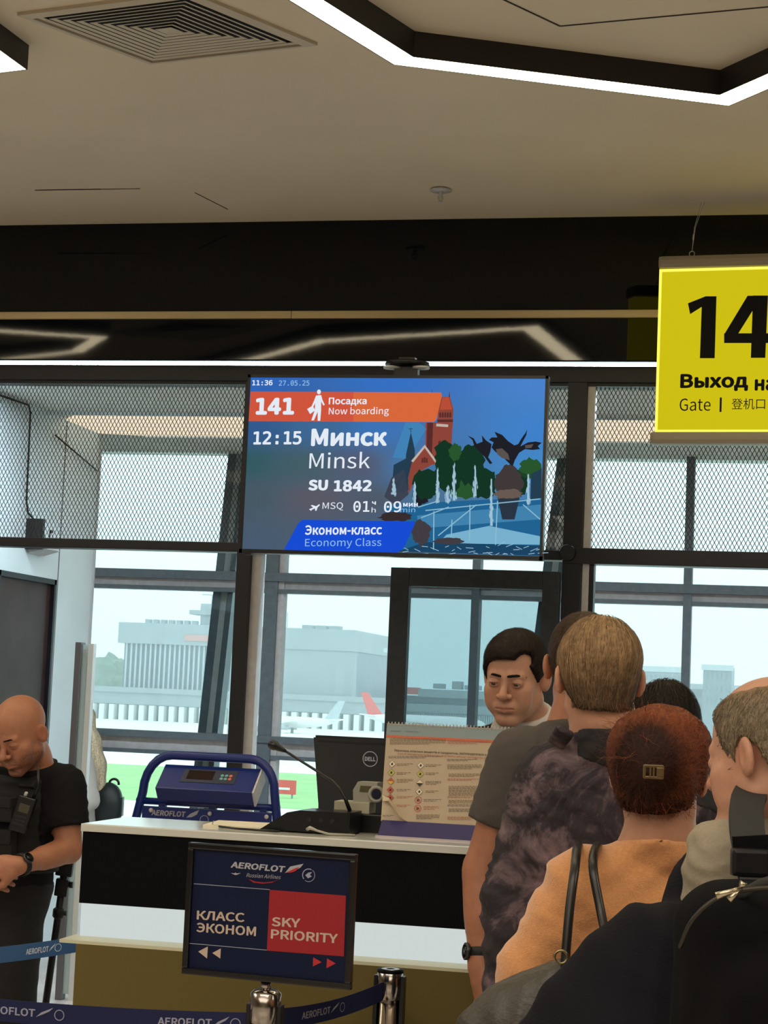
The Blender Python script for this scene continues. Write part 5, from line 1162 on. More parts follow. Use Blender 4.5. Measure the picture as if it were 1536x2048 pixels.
    def eyes(s, gaze=(0, 0), iris=(70, 60, 50)):
        Mw = mat('eye_white', (150, 140, 132), .25); Mi = mat('eye_iris', iris, .15)
        for n in (-1, 1):
            c = s.glob((n*.0315, .0745, .001)); g = G(); bmesh.ops.create_icosphere(g.b, subdivisions=3, radius=.0124*s.hs, matrix=Matrix.Translation(Vector(c.tolist())))
            e = g.make('eye', Mw, s.t, smooth=True); d = s.HR@nrm((gaze[0]*1., 1, gaze[1])); G().lathe(c+d*.0108*s.hs, [(.0064, -.0012), (.0060, .0014), (.0001, .0022)], 16, d).make('iris', Mi, e)
            g = G(); pts = []
            # eyelid: shell over the eyeball covering the upper part
        return
    def lids(s, m, low=.0):
        for n in (-1, 1):
            c = np.array((n*.0315, .0765, .002))
            def fn(P):
                q = s.loc(P)-c; r_ = np.linalg.norm(q, axis=1); sh = np.maximum(r_-.0142, .0118-r_); up_ = -(q[:, 2]-.0015+low*.6+ .12*(q[:, 1]-.012)-(np.abs(q[:, 0])*.25)); up_ = -(q[:, 2]-(.0035-low)+.20*np.abs(q[:, 0])); lo_ = (q[:, 2]+.0062-.22*np.abs(q[:, 0]))
                return np.maximum(sh, np.minimum(up_, lo_))*s.hs
            C_ = s.glob(c); blobmesh('eyelids', fn, C_-.022, C_+.022, .0013, m, s.t, 1, lambda V: np.ones((len(V), 3))*[.92, .84, .82])
    def brows(s, m, tilt=.0, thick=.0045):
        for n in (-1, 1):
            pts = [(.011, .0905, .0225), (.022, .0885, .0240), (.034, .082, .0245), (.046, .0705, .0205), (.053, .060, .0165)]
            P0 = [s.glob((n*a, b+.0005, c)) for a, b, c in pts]
            def fn(P):
                d = np.full(len(P), 9.)
                for (a, b), (ra, rb) in zip(zip(P0[:-1], P0[1:]), ((.8, 1), (1, .9), (.9, .6), (.6, .3))): d = np.minimum(d, seg(P, a, b, thick*ra*s.hs, thick*rb*s.hs))
                return np.maximum(d, s.headf(P)-.0016)+.0006*wav(P, 900, 3)
            A = np.array(P0); blobmesh('eyebrow', fn, A.min(0)-.012, A.max(0)+.012, .0016, m, s.t, 0)
def skin_tint(beard=0.0, lips=1.0, eyez=True, scalp=0.0):
    def f(s, V):
        q = s.loc(V); T_ = np.ones((len(V), 3)); x = np.abs(q[:, 0]); g = lambda c, r: np.exp(-(((np.c_[x, q[:, 1:]]-np.array(c))/np.array(r))**2).sum(1))
        hd = (np.linalg.norm(q-(0, 0, 0), axis=1) < .17)
        def mul(w, c): nonlocal T_; w = np.clip(w, 0, 1)*hd; T_ = T_*(1-w[:, None]*(1-np.array(c)))
        mul(lips*1.1*g((0, .094, -.065), (.020, .012, .0075)), (.80, .52, .50))
        mul(.5*g((.038, .06, -.035), (.026, .03, .022)), (1.0, .80, .76)); mul(.6*g((0, .105, -.028), (.014, .012, .012)), (1.0, .78, .74)); mul(.55*g((.08, -.01, 0), (.012, .03, .04)), (1.0, .74, .70))
        mul(.45*g((.031, .085, .0), (.02, .02, .013)), (.80, .70, .70)); mul(.9*g((.0315, .088, .0035), (.014, .01, .0026)), (.36, .28, .26)); mul(.45*g((.0315, .088, -.0045), (.013, .01, .002)), (.5, .4, .38))
        if beard:
            w = np.clip((-.030-q[:, 2]-.35*np.maximum(0, .055-q[:, 1]))/.014, 0, 1)*np.clip((q[:, 1]+.015)/.02, 0, 1)*np.clip((q[:, 2]+.135)/.02, 0, 1)*(1-.8*np.clip(g((0, .094, -.065), (.022, .012, .008))*1.4, 0, 1))*(1-np.clip(1.2*g((.035, .07, -.035), (.014, .03, .016)), 0, 1))
            n = .75+.25*np.sign(wav(V, 1400, 7)); mul(beard*w*n, (.22, .19, .18))
        if scalp:
            w = np.clip((q[:, 2]-.015+.5*np.minimum(0, .03-q[:, 1]))/.03, 0, 1)*np.clip((.06-q[:, 1])/.03, 0, 1); w = np.clip((q[:, 2]+.03)/.03, 0, 1)*np.clip((.0-q[:, 1]+.02)/.03, 0, 1); mul(scalp*w, (.70, .64, .60))
        return T_
    return f
# ---- hair: shell following the skull + combed strands over it
def hair_shell(s, m, zlow, thick, name='hair', res=.0035, seed=1, rough=.0015, extra=None, rf=260):
    """zlow: list of (y, z) pairs of the hairline; thick(q) thickness"""
    ys = np.array([a for a, b in zlow]); zs = np.array([b for a, b in zlow])
    def fn(P):
        q = s.loc(P); skull = ell(q, (0, -.014, .036), (.0765, .097, .085)); skull = sm(skull, ell(q, (0, -.030, -.03), (.062, .066, .07)), .03)
        t = thick(q); d = skull-t+rough*wav(P, rf, seed, 6)
        d = smx(d, np.interp(q[:, 1], ys, zs)-q[:, 2]+.004*wav(q*np.array([1, .6, .1]), 170, seed+5), .004)
        if extra: d = extra(q, d)
        return d*s.hs
    s.hairfn = fn; V, F = nets(fn, s.hc-.19*s.hs, s.hc+.19*s.hs, res); V = smooth(V, F, 1)
    return V, F, fn
def strands(fn, V, n, steps, step, flow, width, m, parent, lift=.0006, seed=0, name='hair_strands', tintf=None, wild=.15, taper=True, follow=1.0, sel=None):
    r = np.random.default_rng(seed); ids = np.arange(len(V)) if sel is None else np.where(sel(V))[0]; p = V[r.choice(ids, n)]+r.normal(size=(n, 3))*.001; e = .0015
    rnd = r.normal(size=(n, 3))*wild; lf = lift*(.3+1.6*r.random(n)); Q = [];N_ = []
    for i in range(steps+1):
        d = fn(p); g = np.stack([fn(p+np.eye(3)[k]*e)-d for k in range(3)], 1); g /= np.linalg.norm(g, axis=1)[:, None]+1e-9
        p = p-g*((d-lf)*follow)[:, None]
        Q.append(p.copy()); N_.append(g); v = flow(p)+rnd+.3*wild*np.random.default_rng(seed+i).normal(size=(n, 3)); v -= g*(v*g).sum(1)[:, None]*follow; v /= np.linalg.norm(v, axis=1)[:, None]+1e-9; p = p+v*step
    Q = np.array(Q); N_ = np.array(N_); T_ = np.gradient(Q, axis=0); S_ = np.cross(T_, N_); S_ /= np.linalg.norm(S_, axis=2)[:, :, None]+1e-9
    w = np.linspace(1, .25 if taper else 1, steps+1)[:, None, None]*width*(.6+.8*r.random(n))[None, :, None]
    A = Q+S_*w; B = Q-S_*w; VV = np.stack([A, B], 2).transpose(1, 0, 2, 3).reshape(-1, 3); K = (steps+1)*2
    b = (np.arange(n)*K)[:, None]+(np.arange(steps)*2)[None]; b = b.ravel(); F = np.stack([b, b+1, b+3, b+2], 1)
    c = (.72+.4*r.random(n))*(1+.38*wav(Q[0]*np.array([1, 1, .35]), 210, seed+2, 6))*(1+.0*p[:, 0]); c = np.clip(c, .25, 1.9); col = np.repeat(c, K)[:, None]*np.ones(3)
    if tintf is not None: col = col*tintf(VV)
    o = vmesh(name, VV, F, m, parent, col); o['kind'] = 'stuff'; return o
def hairmat(name, rgb, rough=.6): return mat(name, rgb, rough, var=.25, vscale=90, attr=True, spec=.22, bump=.25, bscale=160)
M_skin = mat('skin_warm', (186, 138, 112), .48, var=.06, vscale=60, bump=.03, bscale=400, attr=True, spec=.4)
M_skint = mat('skin_tanned', (172, 116, 88), .46, var=.06, vscale=60, bump=.03, bscale=400, attr=True, spec=.45)
def legs(cx, yaw, zh=.92, sp=.095, dx=.0, dy=.0, zk=.49):
    """hip/knee/ankle joints for a standing figure over ground point cx"""
    Bf = frame(yaw); c = np.array([cx[0], cx[1], 0.0]); r = Bf[:, 0]; f = Bf[:, 1]; o = {}
    for n, s_ in (('L', -1), ('R', 1)): o['hip'+n] = c+r*sp*s_+ZZ*zh; o['kn'+n] = c+r*sp*1.05*s_+ZZ*zk+f*.015; o['an'+n] = c+r*sp*1.1*s_+ZZ*.085-f*.02
    return o
# ================================================================== PEOPLE
def shirt(s, g=.010, loose=.008, cut=.72, hem=.80, nk=.015, ndir=.35, fa=.004, ff=46, seed=2, nclip=True, arms='LR', wide=.0):
    j = s.J; lat = s.r
    def fn(P):
        d = sm(s.torsof(P)-g-wide, s.neckf(P)-g*.55, .03); sc_ = (j['shL']+j['shR'])/2
        for n in arms:
            a, e, w = j['sh'+n], j['el'+n], j['wr'+n]; A = s.armf(P, n, g=g, loose=loose)
            if cut < 1.5:
                dr_ = nrm(e-a) if cut <= 1 else nrm(w-e); pt = a+(e-a)*cut if cut <= 1 else e+(w-e)*(cut-1); pl = (P-pt)@dr_
                # only trims this arm's own cloth
                A = smx(A, pl, .006)
            d = sm(d, A, .035)
            A2 = fa*1.1*folds(P, e-a, ff*1.2, seed+ord(n)); d = d+A2*np.clip((.16-np.abs(seg(P, a*.2+e*.8, e*.7+w*.3, .0, .0)))/.1, 0, 1)
        d = d+fa*folds(P, lat*.55+ZZ*.8, ff*.7, seed)+fa*.8*folds(P, lat*-.6+ZZ, ff, seed+4)+fa*.45*folds(P, lat*.3+ZZ, ff*2.2, seed+6)
        nd = nrm(ZZ+s.f*ndir); d = smx(d, (P-(j['neck']+ZZ*nk))@nd, .004)
        return smx(d, hem-P[:, 2], .006)
    return fn
def tiemat():
    m = mat('tie_dye_cloth', (112, 92, 96), .85); t = m.node_tree; n = t.nodes; L = t.links; b = n['Principled BSDF']
    co = n.new('ShaderNodeTexCoord'); mp = n.new('ShaderNodeMapping'); mp.inputs['Scale'].default_value = (1, 1, .8); L.new(co.outputs['Object'], mp.inputs[0])
    ns = n.new('ShaderNodeTexNoise'); ns.inputs['Scale'].default_value = 9; ns.inputs['Detail'].default_value = 9; ns.inputs['Roughness'].default_value = .68; ns.inputs['Distortion'].default_value = 1.0
    r = n.new('ShaderNodeValToRGB'); e = r.color_ramp.elements; e[0].position = .40; e[0].color = (*lin((22, 19, 24)), 1); e[1].position = .66; e[1].color = (*lin((118, 98, 102)), 1); q = e.new(.5); q.color = (*lin((46, 38, 46)), 1)
    L.new(mp.outputs[0], ns.inputs['Vector']); L.new(ns.outputs[0], r.inputs[0]); L.new(r.outputs[0], b.inputs['Base Color']); return m
M_tie = tiemat()
M_gtee = mat('grey_marl_cotton', (78, 72, 68), .9, var=.12, vscale=420, bump=.12, bscale=500)
M_dgt = mat('charcoal_cotton', (40, 40, 42), .9, var=.1, vscale=300)
M_sw = mat('peach_knit_wool', (208, 146, 92), .95, var=.08, vscale=160, bump=.35, bscale=340, sheen=.5)
M_lgt = mat('light_grey_cotton', (152, 142, 122), .9, var=.06, vscale=200, bump=.1, bscale=300)
M_jean = mat('dark_trousers', (30, 32, 40), .9, bump=.1, bscale=300); M_shoe = mat('black_shoe_leather', (18, 17, 17), .4)
M_blkc = mat('black_cloth', (9, 9, 12), .9, bump=.2, bscale=260, var=.2, vscale=60, spec=.15)
M_strap = mat('dark_webbing', (26, 26, 28), .8, bump=.3, bscale=500)
def down(n=(0, 0, 0), curl=.6, s=None, d=(0, 0, -1)): return (d, n, (curl, 0, 0))
def short_hair(s, m, zlow, t0, n=5200, seed=3, tl=.022, width=.0009, wild=.25, bald=None, thickf=None, tintf=None, res=.004, rough=.0012):
    tf = thickf or (lambda q: t0*np.clip((q[:, 2]+.075)/.07, .18, 1)*np.clip(1.15-.0*q[:, 1], .5, 1.2))
    V, F, fn = hair_shell(s, m, zlow, tf, res=res, seed=seed, rough=rough)
    vmesh('hair', V, F, m, s.t, np.ones((len(V), 3)) if tintf is None else tintf(V))
    crown = s.glob((0, -.045, .115))
    fl = lambda p: (lambda w: w/(np.linalg.norm(w, axis=1)[:, None]+1e-9)-ZZ*.55)(p-crown)
    strands(fn, V, n, 5, tl/5, fl, width, m, s.t, lift=.0012, seed=seed, wild=wild, tintf=tintf)
    return fn, V
HL_MEN = [(-.12, -.062), (-.085, -.060), (-.045, -.040), (-.030, .012), (-.004, .030), (.012, .012), (.020, -.006), (.030, .010), (.045, .048), (.062, .074), (.075, .100), (.1, .13)]
# ---------------- 1 man in grey T-shirt at the desk
C1 = J(1168, 1900, 4.38)
m1 = Human('person', 'man in grey T-shirt with close-cropped hair standing at the desk, left arm hanging', J(1168, 1334, 4.42), (-.12, .10), 1.0, -.05,
    dict(neck=J(1166, 1452, 4.39), shL=J(1042, 1520, 4.36), shR=J(1310, 1512, 4.42), elL=J(966, 1742, 4.35), wrL=J(962, 1932, 4.28), elR=J(1372, 1740, 4.40), wrR=J(1352, 1900, 4.22), handL=down(RR*.9+FF*.4, .8, d=ZZ*-1+RR*.10), **legs(C1, -.05, .93)), 1.10, detail=False)
m1.body(M_skint, skin_tint(), hres=.005, handres='L')
m1.cloth('t_shirt', shirt(m1, .012, .014, .60, .84, .004, .2, .005, 105), M_gtee, h=.0075)
m1.lower(.95, M_jean, M_shoe)
M_h1 = hairmat('brown_cropped_hair', (62, 44, 32))
short_hair(m1, M_h1, HL_MEN, .006, 3500, 11, .012, .0007)
# watch on his wrist
def wristwatch(s, n, label, face=None, r=.033, m=None, at=.03):
    w = s.J['wr'+n]; d_ = nrm(w-s.J['el'+n]); c = w-d_*at; a = nrm(np.cross(d_, ZZ)) if abs(d_[2]) < .9 else nrm(np.cross(d_, FF)); b = np.cross(d_, a); t = thing('wrist_watch', label, 'watch', c)
    mm = m or mat('black_rubber', (14, 14, 15), .6); g = G(); N_ = 24; rings = []
    for k in range(N_):
        q = 2*math.pi*k/N_; o = a*math.cos(q)+b*math.sin(q); rings.append([c+o*r+d_*.011, c+o*(r+.003)+d_*.009, c+o*(r+.003)-d_*.009, c+o*r-d_*.011])
    vs = [p for R_ in rings for p in R_]; fs = [(i*4+k, ((i+1) % N_)*4+k, ((i+1) % N_)*4+(k+1) % 4, i*4+(k+1) % 4) for i in range(N_) for k in range(4)]
    vmesh('strap', np.array(vs), np.array(fs), mm, t)
    if face is not None:
        fd = nrm(face-d_*(face@d_)); G().lathe(c+fd*(r), [(.018, 0), (.0195, .003), (.0195, .008), (.016, .010), (.0155, .0092), (.001, .0092)], 24, fd).make('case', mat('steel_dark_case', (70, 70, 72), .3, metal=.8), t)
        G().lathe(c+fd*(r+.0094), [(.0152, 0), (.001, .0006)], 24, fd).make('dial', mat('dark_dial', (12, 14, 18), .15), t)
    return t
wristwatch(m1, 'L', 'black wristwatch on the left wrist of the man in grey T-shirt', -RR-FF*.3, .031)
# ---------------- 2 man in tie-dye hoodie
C2 = J(1215, 1950, 3.95)
m2 = Human('person', 'man with light brown hair in dark purple tie-dye hooded top, seen from behind', J(1197, 1360, 3.95), (.05, .14), 1.0, .0,
    dict(neck=J(1213, 1478, 3.93), shL=J(1106, 1566, 3.93), shR=J(1345, 1560, 3.96), elL=J(1046, 1800, 3.92), wrL=J(1030, 2030, 3.84), elR=J(1405, 1800, 3.95), wrR=J(1400, 2010, 3.8), handL=down(RR, .7), handR=down(-RR, .7), **legs(C2, 0, .95)), 1.08, detail=False)
m2.body(M_skin, skin_tint(), hres=.005)
f2 = shirt(m2, .018, .022, 1.85, .74, .006, .15, .010, 80, 5, wide=.012)
m2.cloth('hooded_top', f2, M_tie, h=.0075)
# plain dark yoke over the shoulders with a folded flap
def yk(P):
    x = (P-m2.J['neck'])@RR; z = P[:, 2]-m2.J['neck'][2]; f = (P-m2.J['neck'])@FF
    d = f2(P)-.0035; d = smx(d, (-.038-.36*np.maximum(x+.06, 0))-z, .004); d = smx(d, -(x+.066), .004); d = smx(d, f-.05, .01); return smx(d, -(f2(P)+.012), .002)
m2.cloth('yoke', yk, M_dgt, h=.005, lo=m2.J['neck']-.25, hi=m2.J['neck']+.25)
nk2 = m2.J['neck']
flp = J(1120, 1474, 3.86)
m2.cloth('collar_flap', lambda P: np.maximum(np.abs((P-flp)@frame(.35, .55, -.5))-np.array([.015, .026, .003]), 0).sum(1)*.8-.004+.002*wav(P, 90, 3), M_tie, h=.0035, lo=flp-.08, hi=flp+.08)
m2.lower(.97, M_jean, M_shoe)
M_h2 = hairmat('light_brown_hair', (158, 128, 92))
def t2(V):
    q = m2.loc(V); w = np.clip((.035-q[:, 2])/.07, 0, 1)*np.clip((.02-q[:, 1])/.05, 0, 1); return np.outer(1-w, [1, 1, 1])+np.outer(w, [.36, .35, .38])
HL2 = [(-.12, -.066), (-.09, -.068), (-.05, -.058), (-.034, -.028), (-.020, .018), (.0, .028), (.012, .010), (.020, -.03), (.032, -.03), (.05, .02), (.065, .06), (.075, .09), (.1, .12)]
V2, F2, fh2 = hair_shell(m2, M_h2, HL2, lambda q: .010*np.clip((q[:, 2]+.07)/.12, .15, 1)*(1+.22*wav(q*np.array([1, 1, .3]), 150, 77)), rough=.0012)
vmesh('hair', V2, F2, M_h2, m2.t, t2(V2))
cr2 = m2.glob((.012, -.02, .125))
strands(fh2, V2, 8000, 8, .0075, lambda p: (lambda w: w/(np.linalg.norm(w, axis=1)[:, None]+1e-9)-ZZ*.8)(p-cr2), .0010, M_h2, m2.t, lift=.0022, seed=5, wild=.22, tintf=t2)
strands(fh2, V2, 2600, 6, .0055, lambda p: (lambda w: w/(np.linalg.norm(w, axis=1)[:, None]+1e-9)*.25-ZZ)(p-m2.hc), .0008, M_h2, m2.t, lift=.0015, seed=6, wild=.3, tintf=t2, follow=.35, name='nape_strands', sel=lambda V: (m2.loc(V)[:, 2] < -.045) & (m2.loc(V)[:, 1] < -.02))
# ---------------- 3 red-haired woman
C3 = J(1320, 2050, 3.50)
m3 = Human('person', 'woman with auburn pinned-up hair in peach knit sweater, seen from behind', J(1322, 1556, 3.50), (-.35, .22), .97, .0,
    dict(neck=J(1322, 1694, 3.48), shL=J(1166, 1772, 3.46), shR=J(1478, 1770, 3.52), elL=J(1064, 1958, 3.46), wrL=J(1130, 2000, 3.72), elR=J(1560, 1990, 3.50), wrR=J(1500, 2060, 3.7), **legs(C3, 0, .84, .10, zk=.45)), .98, fem=1, detail=False)
m3.body(M_skin, skin_tint(), hres=.005)
m3.cloth('sweater', shirt(m3, .013, .014, 1.7, .74, .010, .12, .012, 44, 9), M_sw, h=.0065)
m3.lower(.86, M_jean, M_shoe)
M_h3 = hairmat('auburn_hair', (112, 56, 28)); M_h3d = hairmat('dark_auburn_roots', (52, 22, 12))
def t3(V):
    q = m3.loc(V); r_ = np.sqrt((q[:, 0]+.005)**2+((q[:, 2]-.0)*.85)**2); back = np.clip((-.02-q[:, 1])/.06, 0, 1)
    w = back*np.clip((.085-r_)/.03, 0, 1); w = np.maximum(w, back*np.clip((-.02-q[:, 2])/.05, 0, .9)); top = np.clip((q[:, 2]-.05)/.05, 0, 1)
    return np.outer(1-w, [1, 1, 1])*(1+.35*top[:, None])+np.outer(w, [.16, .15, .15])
def ex3(q, d):
    d = sm(d, ell(q, (-.005, -.085, .022), (.070, .050, .075))+.003*wav(q, 90, 4), .03)
    d = sm(d, ell(q, (-.060, -.03, .045), (.030, .05, .05)), .03); d = sm(d, ell(q, (.055, -.02, .05), (.032, .05, .05)), .03)
    return d
HL3 = [(-.12, -.085), (-.09, -.082), (-.05, -.062), (-.03, -.03), (-.01, .012), (.01, .012), (.02, -.01), (.05, .03), (.065, .06), (.08, .09), (.1, .12)]
V3, F3, fh3 = hair_shell(m3, M_h3, HL3, lambda q: .013+0*q[:, 0], rough=.003, extra=ex3, rf=120)
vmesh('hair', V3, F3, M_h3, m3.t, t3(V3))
kn3 = m3.glob((0, -.135, .0))
strands(fh3, V3, 9000, 9, .009, lambda p: (lambda w: w/(np.linalg.norm(w, axis=1)[:, None]+1e-9))(kn3-p), .0011, M_h3, m3.t, lift=.0025, seed=8, wild=.35, tintf=t3)
tl3 = m3.glob((-.06, -.06, .10)); 
strands(fh3, V3, 150, 10, .007, lambda p: (lambda w: w/(np.linalg.norm(w, axis=1)[:, None]+1e-9)*.6-RR*.25)(p-m3.hc), .0004, M_h3, m3.t, lift=.003, seed=18, wild=.7, follow=.12, name='flyaway_strands', sel=lambda V: ((V-m3.hc)@(-RR) > .03) & (V[:, 2] > m3.hc[2]+.0))
strands(fh3, V3, 160, 9, .006, lambda p: (lambda w: w/(np.linalg.norm(w, axis=1)[:, None]+1e-9)*.5-ZZ*.7)(p-m3.hc), .0004, M_h3, m3.t, lift=.002, seed=28, wild=.8, follow=.2, name='nape_strands', sel=lambda V: V[:, 2] < m3.hc[2]-.03)
hcp = J(1307, 1544, 3.33); clp = thing('hair_clip', 'small shiny rectangular metal clip in the auburn woman\'s hair', 'hair clip', hcp)
Mg = mat('gilt_metal', (150, 136, 100), .3, metal=1.0)
CX = RR; 
for o, a, b in ((0, .017, .0025), (1, .017, .0025), (2, .0025, .011), (3, .0025, .011)):
    c = hcp+(ZZ*.010 if o == 0 else -ZZ*.010 if o == 1 else -CX*.016 if o == 2 else CX*.016)
    G().obox(c, CX, FF, ZZ, a, .002, b, .001).make('frame_bar', Mg, clp)
G().obox(hcp+CX*.011, CX, FF, ZZ, .006, .003, .008, .001).make('plate', Mg, clp)
for k in (-.006, .0): G().obox(hcp+CX*k, CX, FF, ZZ, .0016, .003, .009).make('tooth', Mg, clp)
# ---------------- 4 balding man with backpack
C4 = J(1640, 2050, 3.10)
m4 = Human('person', 'man with cropped grey hair and bare crown wearing a light grey T-shirt and backpack', J(1537, 1512, 3.02), (.82, .22), 1.02, .45,
    dict(neck=J(1585, 1650, 3.06), shL=J(1474, 1712, 3.02), shR=J(1800, 1690, 3.25), elL=J(1440, 1960, 3.08), wrL=J(1400, 2010, 3.30), elR=J(1850, 1960, 3.2), wrR=J(1750, 2050, 3.4), **legs(C4, .3, .88, zk=.47)), 1.10, full=.6)
m4.body(M_skin, skin_tint(), hres=.0035)
m4.cloth('t_shirt', shirt(m4, .014, .020, .85, .80, .008, .2, .006, 90, 14), M_lgt, h=.0075)
m4.lower(.90, M_jean, M_shoe)
M_h4 = hairmat('grey_cropped_hair', (128, 114, 92))
def tb4(V):
    q = m4.loc(V); w = np.clip((q[:, 2]-.075)/.03, 0, 1); return np.outer(1-w, [1, 1, 1])+np.outer(w, [1.0, .80, .66])
V4, F4, fh4 = hair_shell(m4, M_h4, [(-.12, -.062), (-.085, -.060), (-.045, -.040), (-.030, .012), (-.004, .030), (.012, .012), (.020, -.02), (.030, .0), (.045, .048), (.062, .08), (.1, .13)], lambda q: .0045*np.clip((.112-q[:, 2])/.03, 0, 1)-.003*np.clip((q[:, 2]-.09)/.02, 0, 1), rough=.0008, res=.0035)
vmesh('hair', V4, F4, M_h4, m4.t, tb4(V4))
strands(fh4, V4, 7000, 4, .0035, lambda p: (lambda w: w/(np.linalg.norm(w, axis=1)[:, None]+1e-9)-ZZ*.5)(p-m4.glob((0, -.04, .12))), .0008, M_h4, m4.t, lift=.0012, seed=31, wild=.5, tintf=tb4, sel=lambda V: m4.loc(V)[:, 2] < .098)
# ---------------- 5 dark-haired person beyond
C5 = J(1335, 1950, 4.95)
m5 = Human('person', 'dark-haired person in dark patterned jacket half hidden beyond the auburn woman', J(1326, 1466, 4.95), (.15, .35), .98, .0,
    dict(neck=J(1332, 1565, 4.90), shL=J(1222, 1628, 4.92), shR=J(1436, 1622, 4.92), elL=J(1200, 1800, 4.9), wrL=J(1230, 1900, 5.1), elR=J(1470, 1800, 4.9), wrR=J(1450, 1900, 5.1), **legs(C5, 0, .86, zk=.45)), .98, fem=1, detail=False)
m5.body(M_skin, skin_tint(), hres=.006)
m5.cloth('jacket', shirt(m5, .022, .02, 1.8, .78, .03, .1, .008, 80, 24, wide=.01), mat('patterned_dark_cloth', (86, 78, 66), .85, var=.5, vscale=22, vcol=(28, 26, 24)), h=.009)
m5.lower(.88, M_jean, M_shoe)
M_h5 = hairmat('black_brown_hair', (34, 26, 22))
V5, F5, fh5 = hair_shell(m5, M_h5, [(-.12, -.075), (-.06, -.07), (.0, -.05), (.03, -.02), (.05, .03), (.08, .09), (.1, .12)], lambda q: .016+0*q[:, 0], rough=.003, rf=120)
vmesh('hair', V5, F5, M_h5, m5.t, np.ones((len(V5), 3)))
strands(fh5, V5, 3000, 8, .009, lambda p: (lambda w: w/(np.linalg.norm(w, axis=1)[:, None]+1e-9)-ZZ*.7)(p-m5.glob((0, 0, .13))), .0012, M_h5, m5.t, lift=.003, seed=41, wild=.4)
# ---------------- 6 gate agent behind the desk
C6 = J(1060, 1900, 5.60)
m6 = Human('person', 'gate agent with dark side-parted hair in black suit and white shirt looking down', J(1030, 1355, 5.42), (math.pi-.39, .24, .03), 1.06, math.pi-.25,
    dict(neck=J(1058, 1462, 5.50), shR=J(940, 1512, 5.50), shL=J(1182, 1508, 5.62), elR=J(950, 1700, 5.60), wrR=J(1020, 1760, 5.42), elL=J(1200, 1700, 5.6), wrL=J(1120, 1760, 5.42), **legs(C6, math.pi-.25, .92)), 1.06, full=1.0)
m6.slit = .0040; m6.body(M_skin, skin_tint(0), hres=.0020, it=1)
m6.cloth('suit_jacket', (lambda P: smx(shirt(m6, .022, .016, 1.85, .74, .035, .9, .004, 70, 33, wide=.006)(P), -ell(P, m6.J['neck']+m6.f*.12-ZZ*.05, (.055, .07, .15)), .004)), mat('black_suit_wool', (16, 17, 20), .85, bump=.1, bscale=400), h=.007)
def shirt6(P): return smx(smx(sm(m6.torsof(P)-.008, m6.neckf(P)-.011, .02), (P-(m6.J['neck']+ZZ*.075))@nrm(ZZ+m6.f*.55), .003), m6.J['neck'][2]-.30-P[:, 2], .005)
M_ws = mat('white_shirt_cotton', (206, 202, 196), .8, bump=.05, bscale=300)
m6.cloth('shirt', shirt6, M_ws, h=.005, lo=m6.J['neck']-.3, hi=m6.J['neck']+.2)
tie_a = m6.J['neck']+m6.f*.075-ZZ*.02; G().tube([tie_a, tie_a-ZZ*.03+m6.f*.015], [.016, .012], 8).tube([tie_a-ZZ*.03+m6.f*.015, tie_a-ZZ*.3+m6.f*.06], [.014, .034], 6).make('necktie', mat('navy_tie', (24, 30, 60), .6), m6.t)
m6.lower(.94, M_jean, M_shoe)
m6.eyes((.12, -.25), (64, 50, 36))
M_h6 = hairmat('dark_brown_hair', (38, 27, 21)); m6.brows(M_h6, .3, .0040)
HL6 = [(-.12, -.055), (-.085, -.052), (-.045, -.030), (-.030, .012), (-.004, .032), (.012, .014), (.024, -.004), (.034, .012), (.050, .040), (.060, .052), (.070, .061), (.082, .067), (.1, .074)]
V6, F6, fh6 = hair_shell(m6, M_h6, HL6, lambda q: .010*np.clip((q[:, 2]+.07)/.08, .2, 1)+.010*np.clip((q[:, 1]+.0)/.09, 0, 1)*np.clip((q[:, 2]-.05)/.04, 0, 1), rough=.0012, res=.0028, extra=lambda q, d: smx(d, -ell(q, (-.050, .068, .062), (.022, .032, .020)), .016))
vmesh('hair', V6, F6, M_h6, m6.t, np.ones((len(V6), 3)))
strands(fh6, V6, 6000, 7, .0055, lambda p: (lambda w: w/(np.linalg.norm(w, axis=1)[:, None]+1e-9)-ZZ*.3+m6.HR[:, 1]*.6-m6.HR[:, 0]*.4)(p-m6.glob((.03, -.05, .12))), .0008, M_h6, m6.t, lift=.0012, seed=51, wild=.15)
# ---------------- 7 security guard
C7 = J(-14, 1800, 6.42)
gb = math.pi-.30
m7 = Human('person', 'bald bearded guard in black T-shirt and load vest looking down, leaning by the wall', J(40, 1468, 6.28), (math.pi-.50, .52, -.06), 1.02, gb,
    dict(neck=J(66, 1534, 6.36), shL=J(128, 1572, 6.34), shR=J(-84, 1560, 6.46), elL=J(138, 1700, 6.30), wrL=J(38, 1731, 6.08), elR=J(-120, 1700, 6.45), wrR=J(-62, 1745, 6.10),
         handL=(-RR*1.0-ZZ*.10-FF*.15, -ZZ*.4+FF*.9, (.75, 0, 0)), handR=(RR-ZZ*.1, FF-ZZ*.3, (.6, 0, 0)), **legs(C7, gb, .86, .088, zk=.46)), 1.03, full=.2)
m7.slit = .0012; m7.body(M_skint, skin_tint(.85, .5, scalp=.0), hres=.0026, handres='L')
M_gts = mat('black_jersey', (24, 24, 27), .9, bump=.12, bscale=400, spec=.2); M_vest = mat('black_nylon_vest', (15, 15, 17), .8, bump=.3, bscale=500)
m7.cloth('t_shirt', shirt(m7, .012, .018, .64, .80, .012, .3, .005, 110, 61), M_gts, h=.007)
